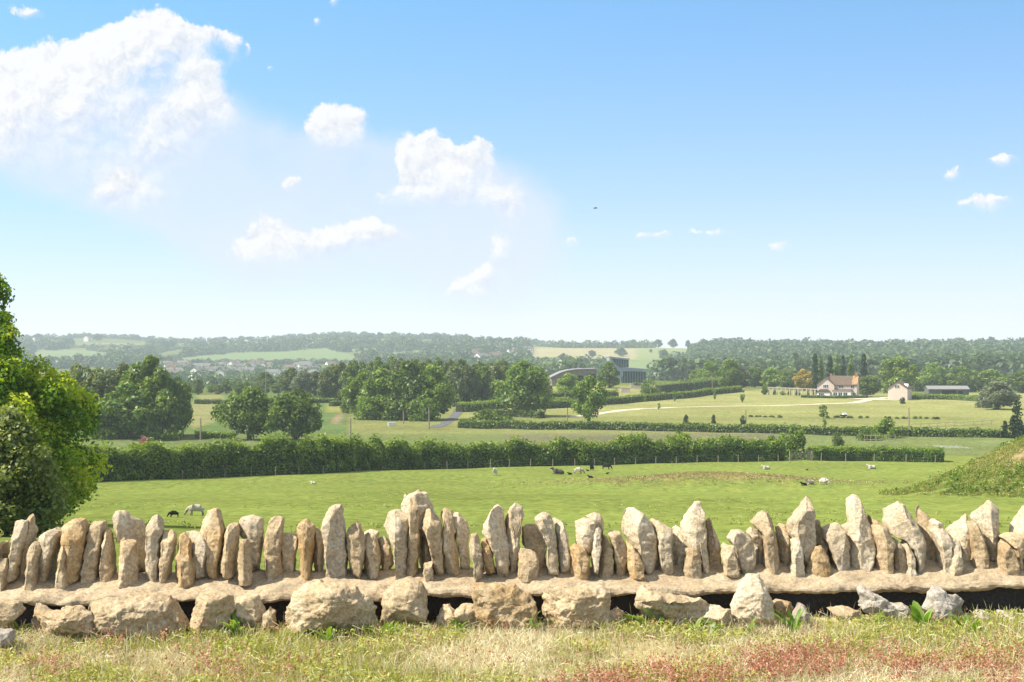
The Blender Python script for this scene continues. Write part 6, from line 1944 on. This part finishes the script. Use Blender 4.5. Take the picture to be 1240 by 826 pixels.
cf = math_('ADD', cf, math_('MULTIPLY', math_('SUBTRACT', PUF_M, pf), PUF_A))
vf = field(wuv, VEIL)
fb2 = noise_v(uv, 9.0, 6.0, 0.6, (7.7, 2.2, 0)).outputs['Fac']
vf = math_('ADD', vf, math_('MULTIPLY', math_('SUBTRACT', fb2, 0.5), 1.3))
mr2 = nd(nt, 'ShaderNodeMapRange', interpolation_type='SMOOTHSTEP'); L(vf, mr2.inputs[0]); mr2.inputs[1].default_value = 0.0; mr2.inputs[2].default_value = 0.95; mr2.inputs[4].default_value = 0.75
va = mr2.outputs[0]
# whole cloud fields sit in front of the viewer only
fm = nd(nt, 'ShaderNodeMapRange'); L(sp.outputs[1], fm.inputs[0]); fm.inputs[1].default_value = 0.05; fm.inputs[2].default_value = 0.2
va = math_('MULTIPLY', va, fm.outputs[0])
CL = 1.0
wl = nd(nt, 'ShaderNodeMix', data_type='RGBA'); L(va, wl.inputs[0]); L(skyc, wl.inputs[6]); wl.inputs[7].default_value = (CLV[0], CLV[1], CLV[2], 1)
# the side towards the sun is crisp and white, the underside soft and a little grey
pfs = puffs((-0.0035, 0.0055, 0), 3.0)
wsoft = math_('ADD', math_('MULTIPLY', math_('SUBTRACT', 0.35, rel, True), 1.6), 0.20)
mr = nd(nt, 'ShaderNodeMapRange', interpolation_type='SMOOTHSTEP'); L(math_('DIVIDE', cf, wsoft), mr.inputs[0])
ca = math_('MULTIPLY', math_('MULTIPLY', mr.outputs[0], fm.outputs[0]), 0.96)
lit = math_('ADD', math_('ADD', math_('MULTIPLY', math_('SUBTRACT', pfs, pf), 2.2), math_('MULTIPLY', rel, 0.35)), 0.60, True)
cc = ramp(nt, lit, [(0.1, CLD), (0.8, CLW)])
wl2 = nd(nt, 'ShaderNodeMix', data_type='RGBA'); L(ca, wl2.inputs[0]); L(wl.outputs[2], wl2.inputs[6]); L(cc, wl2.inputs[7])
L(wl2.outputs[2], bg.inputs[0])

sd = bpy.data.lights.new('sun', 'SUN'); sd.energy = SUN_E; sd.angle = R(0.53); sd.color = (1.0, 0.91, 0.77)
so = bpy.data.objects.new('sun', sd); link(so)
so.rotation_euler = to_sun.to_track_quat('Z', 'Y').to_euler()

if HAZE > 0:
    hz = MB().box(-4200, 4200, -300, 5200, -90, 45).build('haze', None)
    hz.data.materials.clear()
    m, hnt, ho = new_mat('haze')
    vol = nd(hnt, 'ShaderNodeVolumePrincipled'); vol.inputs['Color'].default_value = (0.80, 0.90, 1.0, 1)
    vol.inputs['Density'].default_value = HAZE; vol.inputs['Anisotropy'].default_value = 0.1
    hnt.links.new(vol.outputs[0], ho.inputs['Volume'])
    hz.data.materials.append(m)
    tag(hz, 'thin pale summer haze hanging over the whole valley', 'haze', kind='stuff')

cam = bpy.data.cameras.new('camera'); co_ = bpy.data.objects.new('camera', cam); link(co_)
cam.sensor_width = 36.0; cam.lens = 36.0*F/1240.0; cam.clip_start = 0.1; cam.clip_end = 30000
co_.location = (0, 0, 0); co_.rotation_euler = (R(90), 0, 0)
S.camera = co_
S.view_settings.view_transform = 'Standard'; S.view_settings.look = 'None'
S.view_settings.exposure = EXPO; S.view_settings.gamma = 1.0; S.view_settings.use_curve_mapping = False
S.render.engine = 'CYCLES'
S.cycles.use_denoising = True
S.cycles.max_bounces = 6; S.cycles.diffuse_bounces = 3; S.cycles.transmission_bounces = 4; S.cycles.volume_bounces = 1
S.cycles.use_adaptive_sampling = False
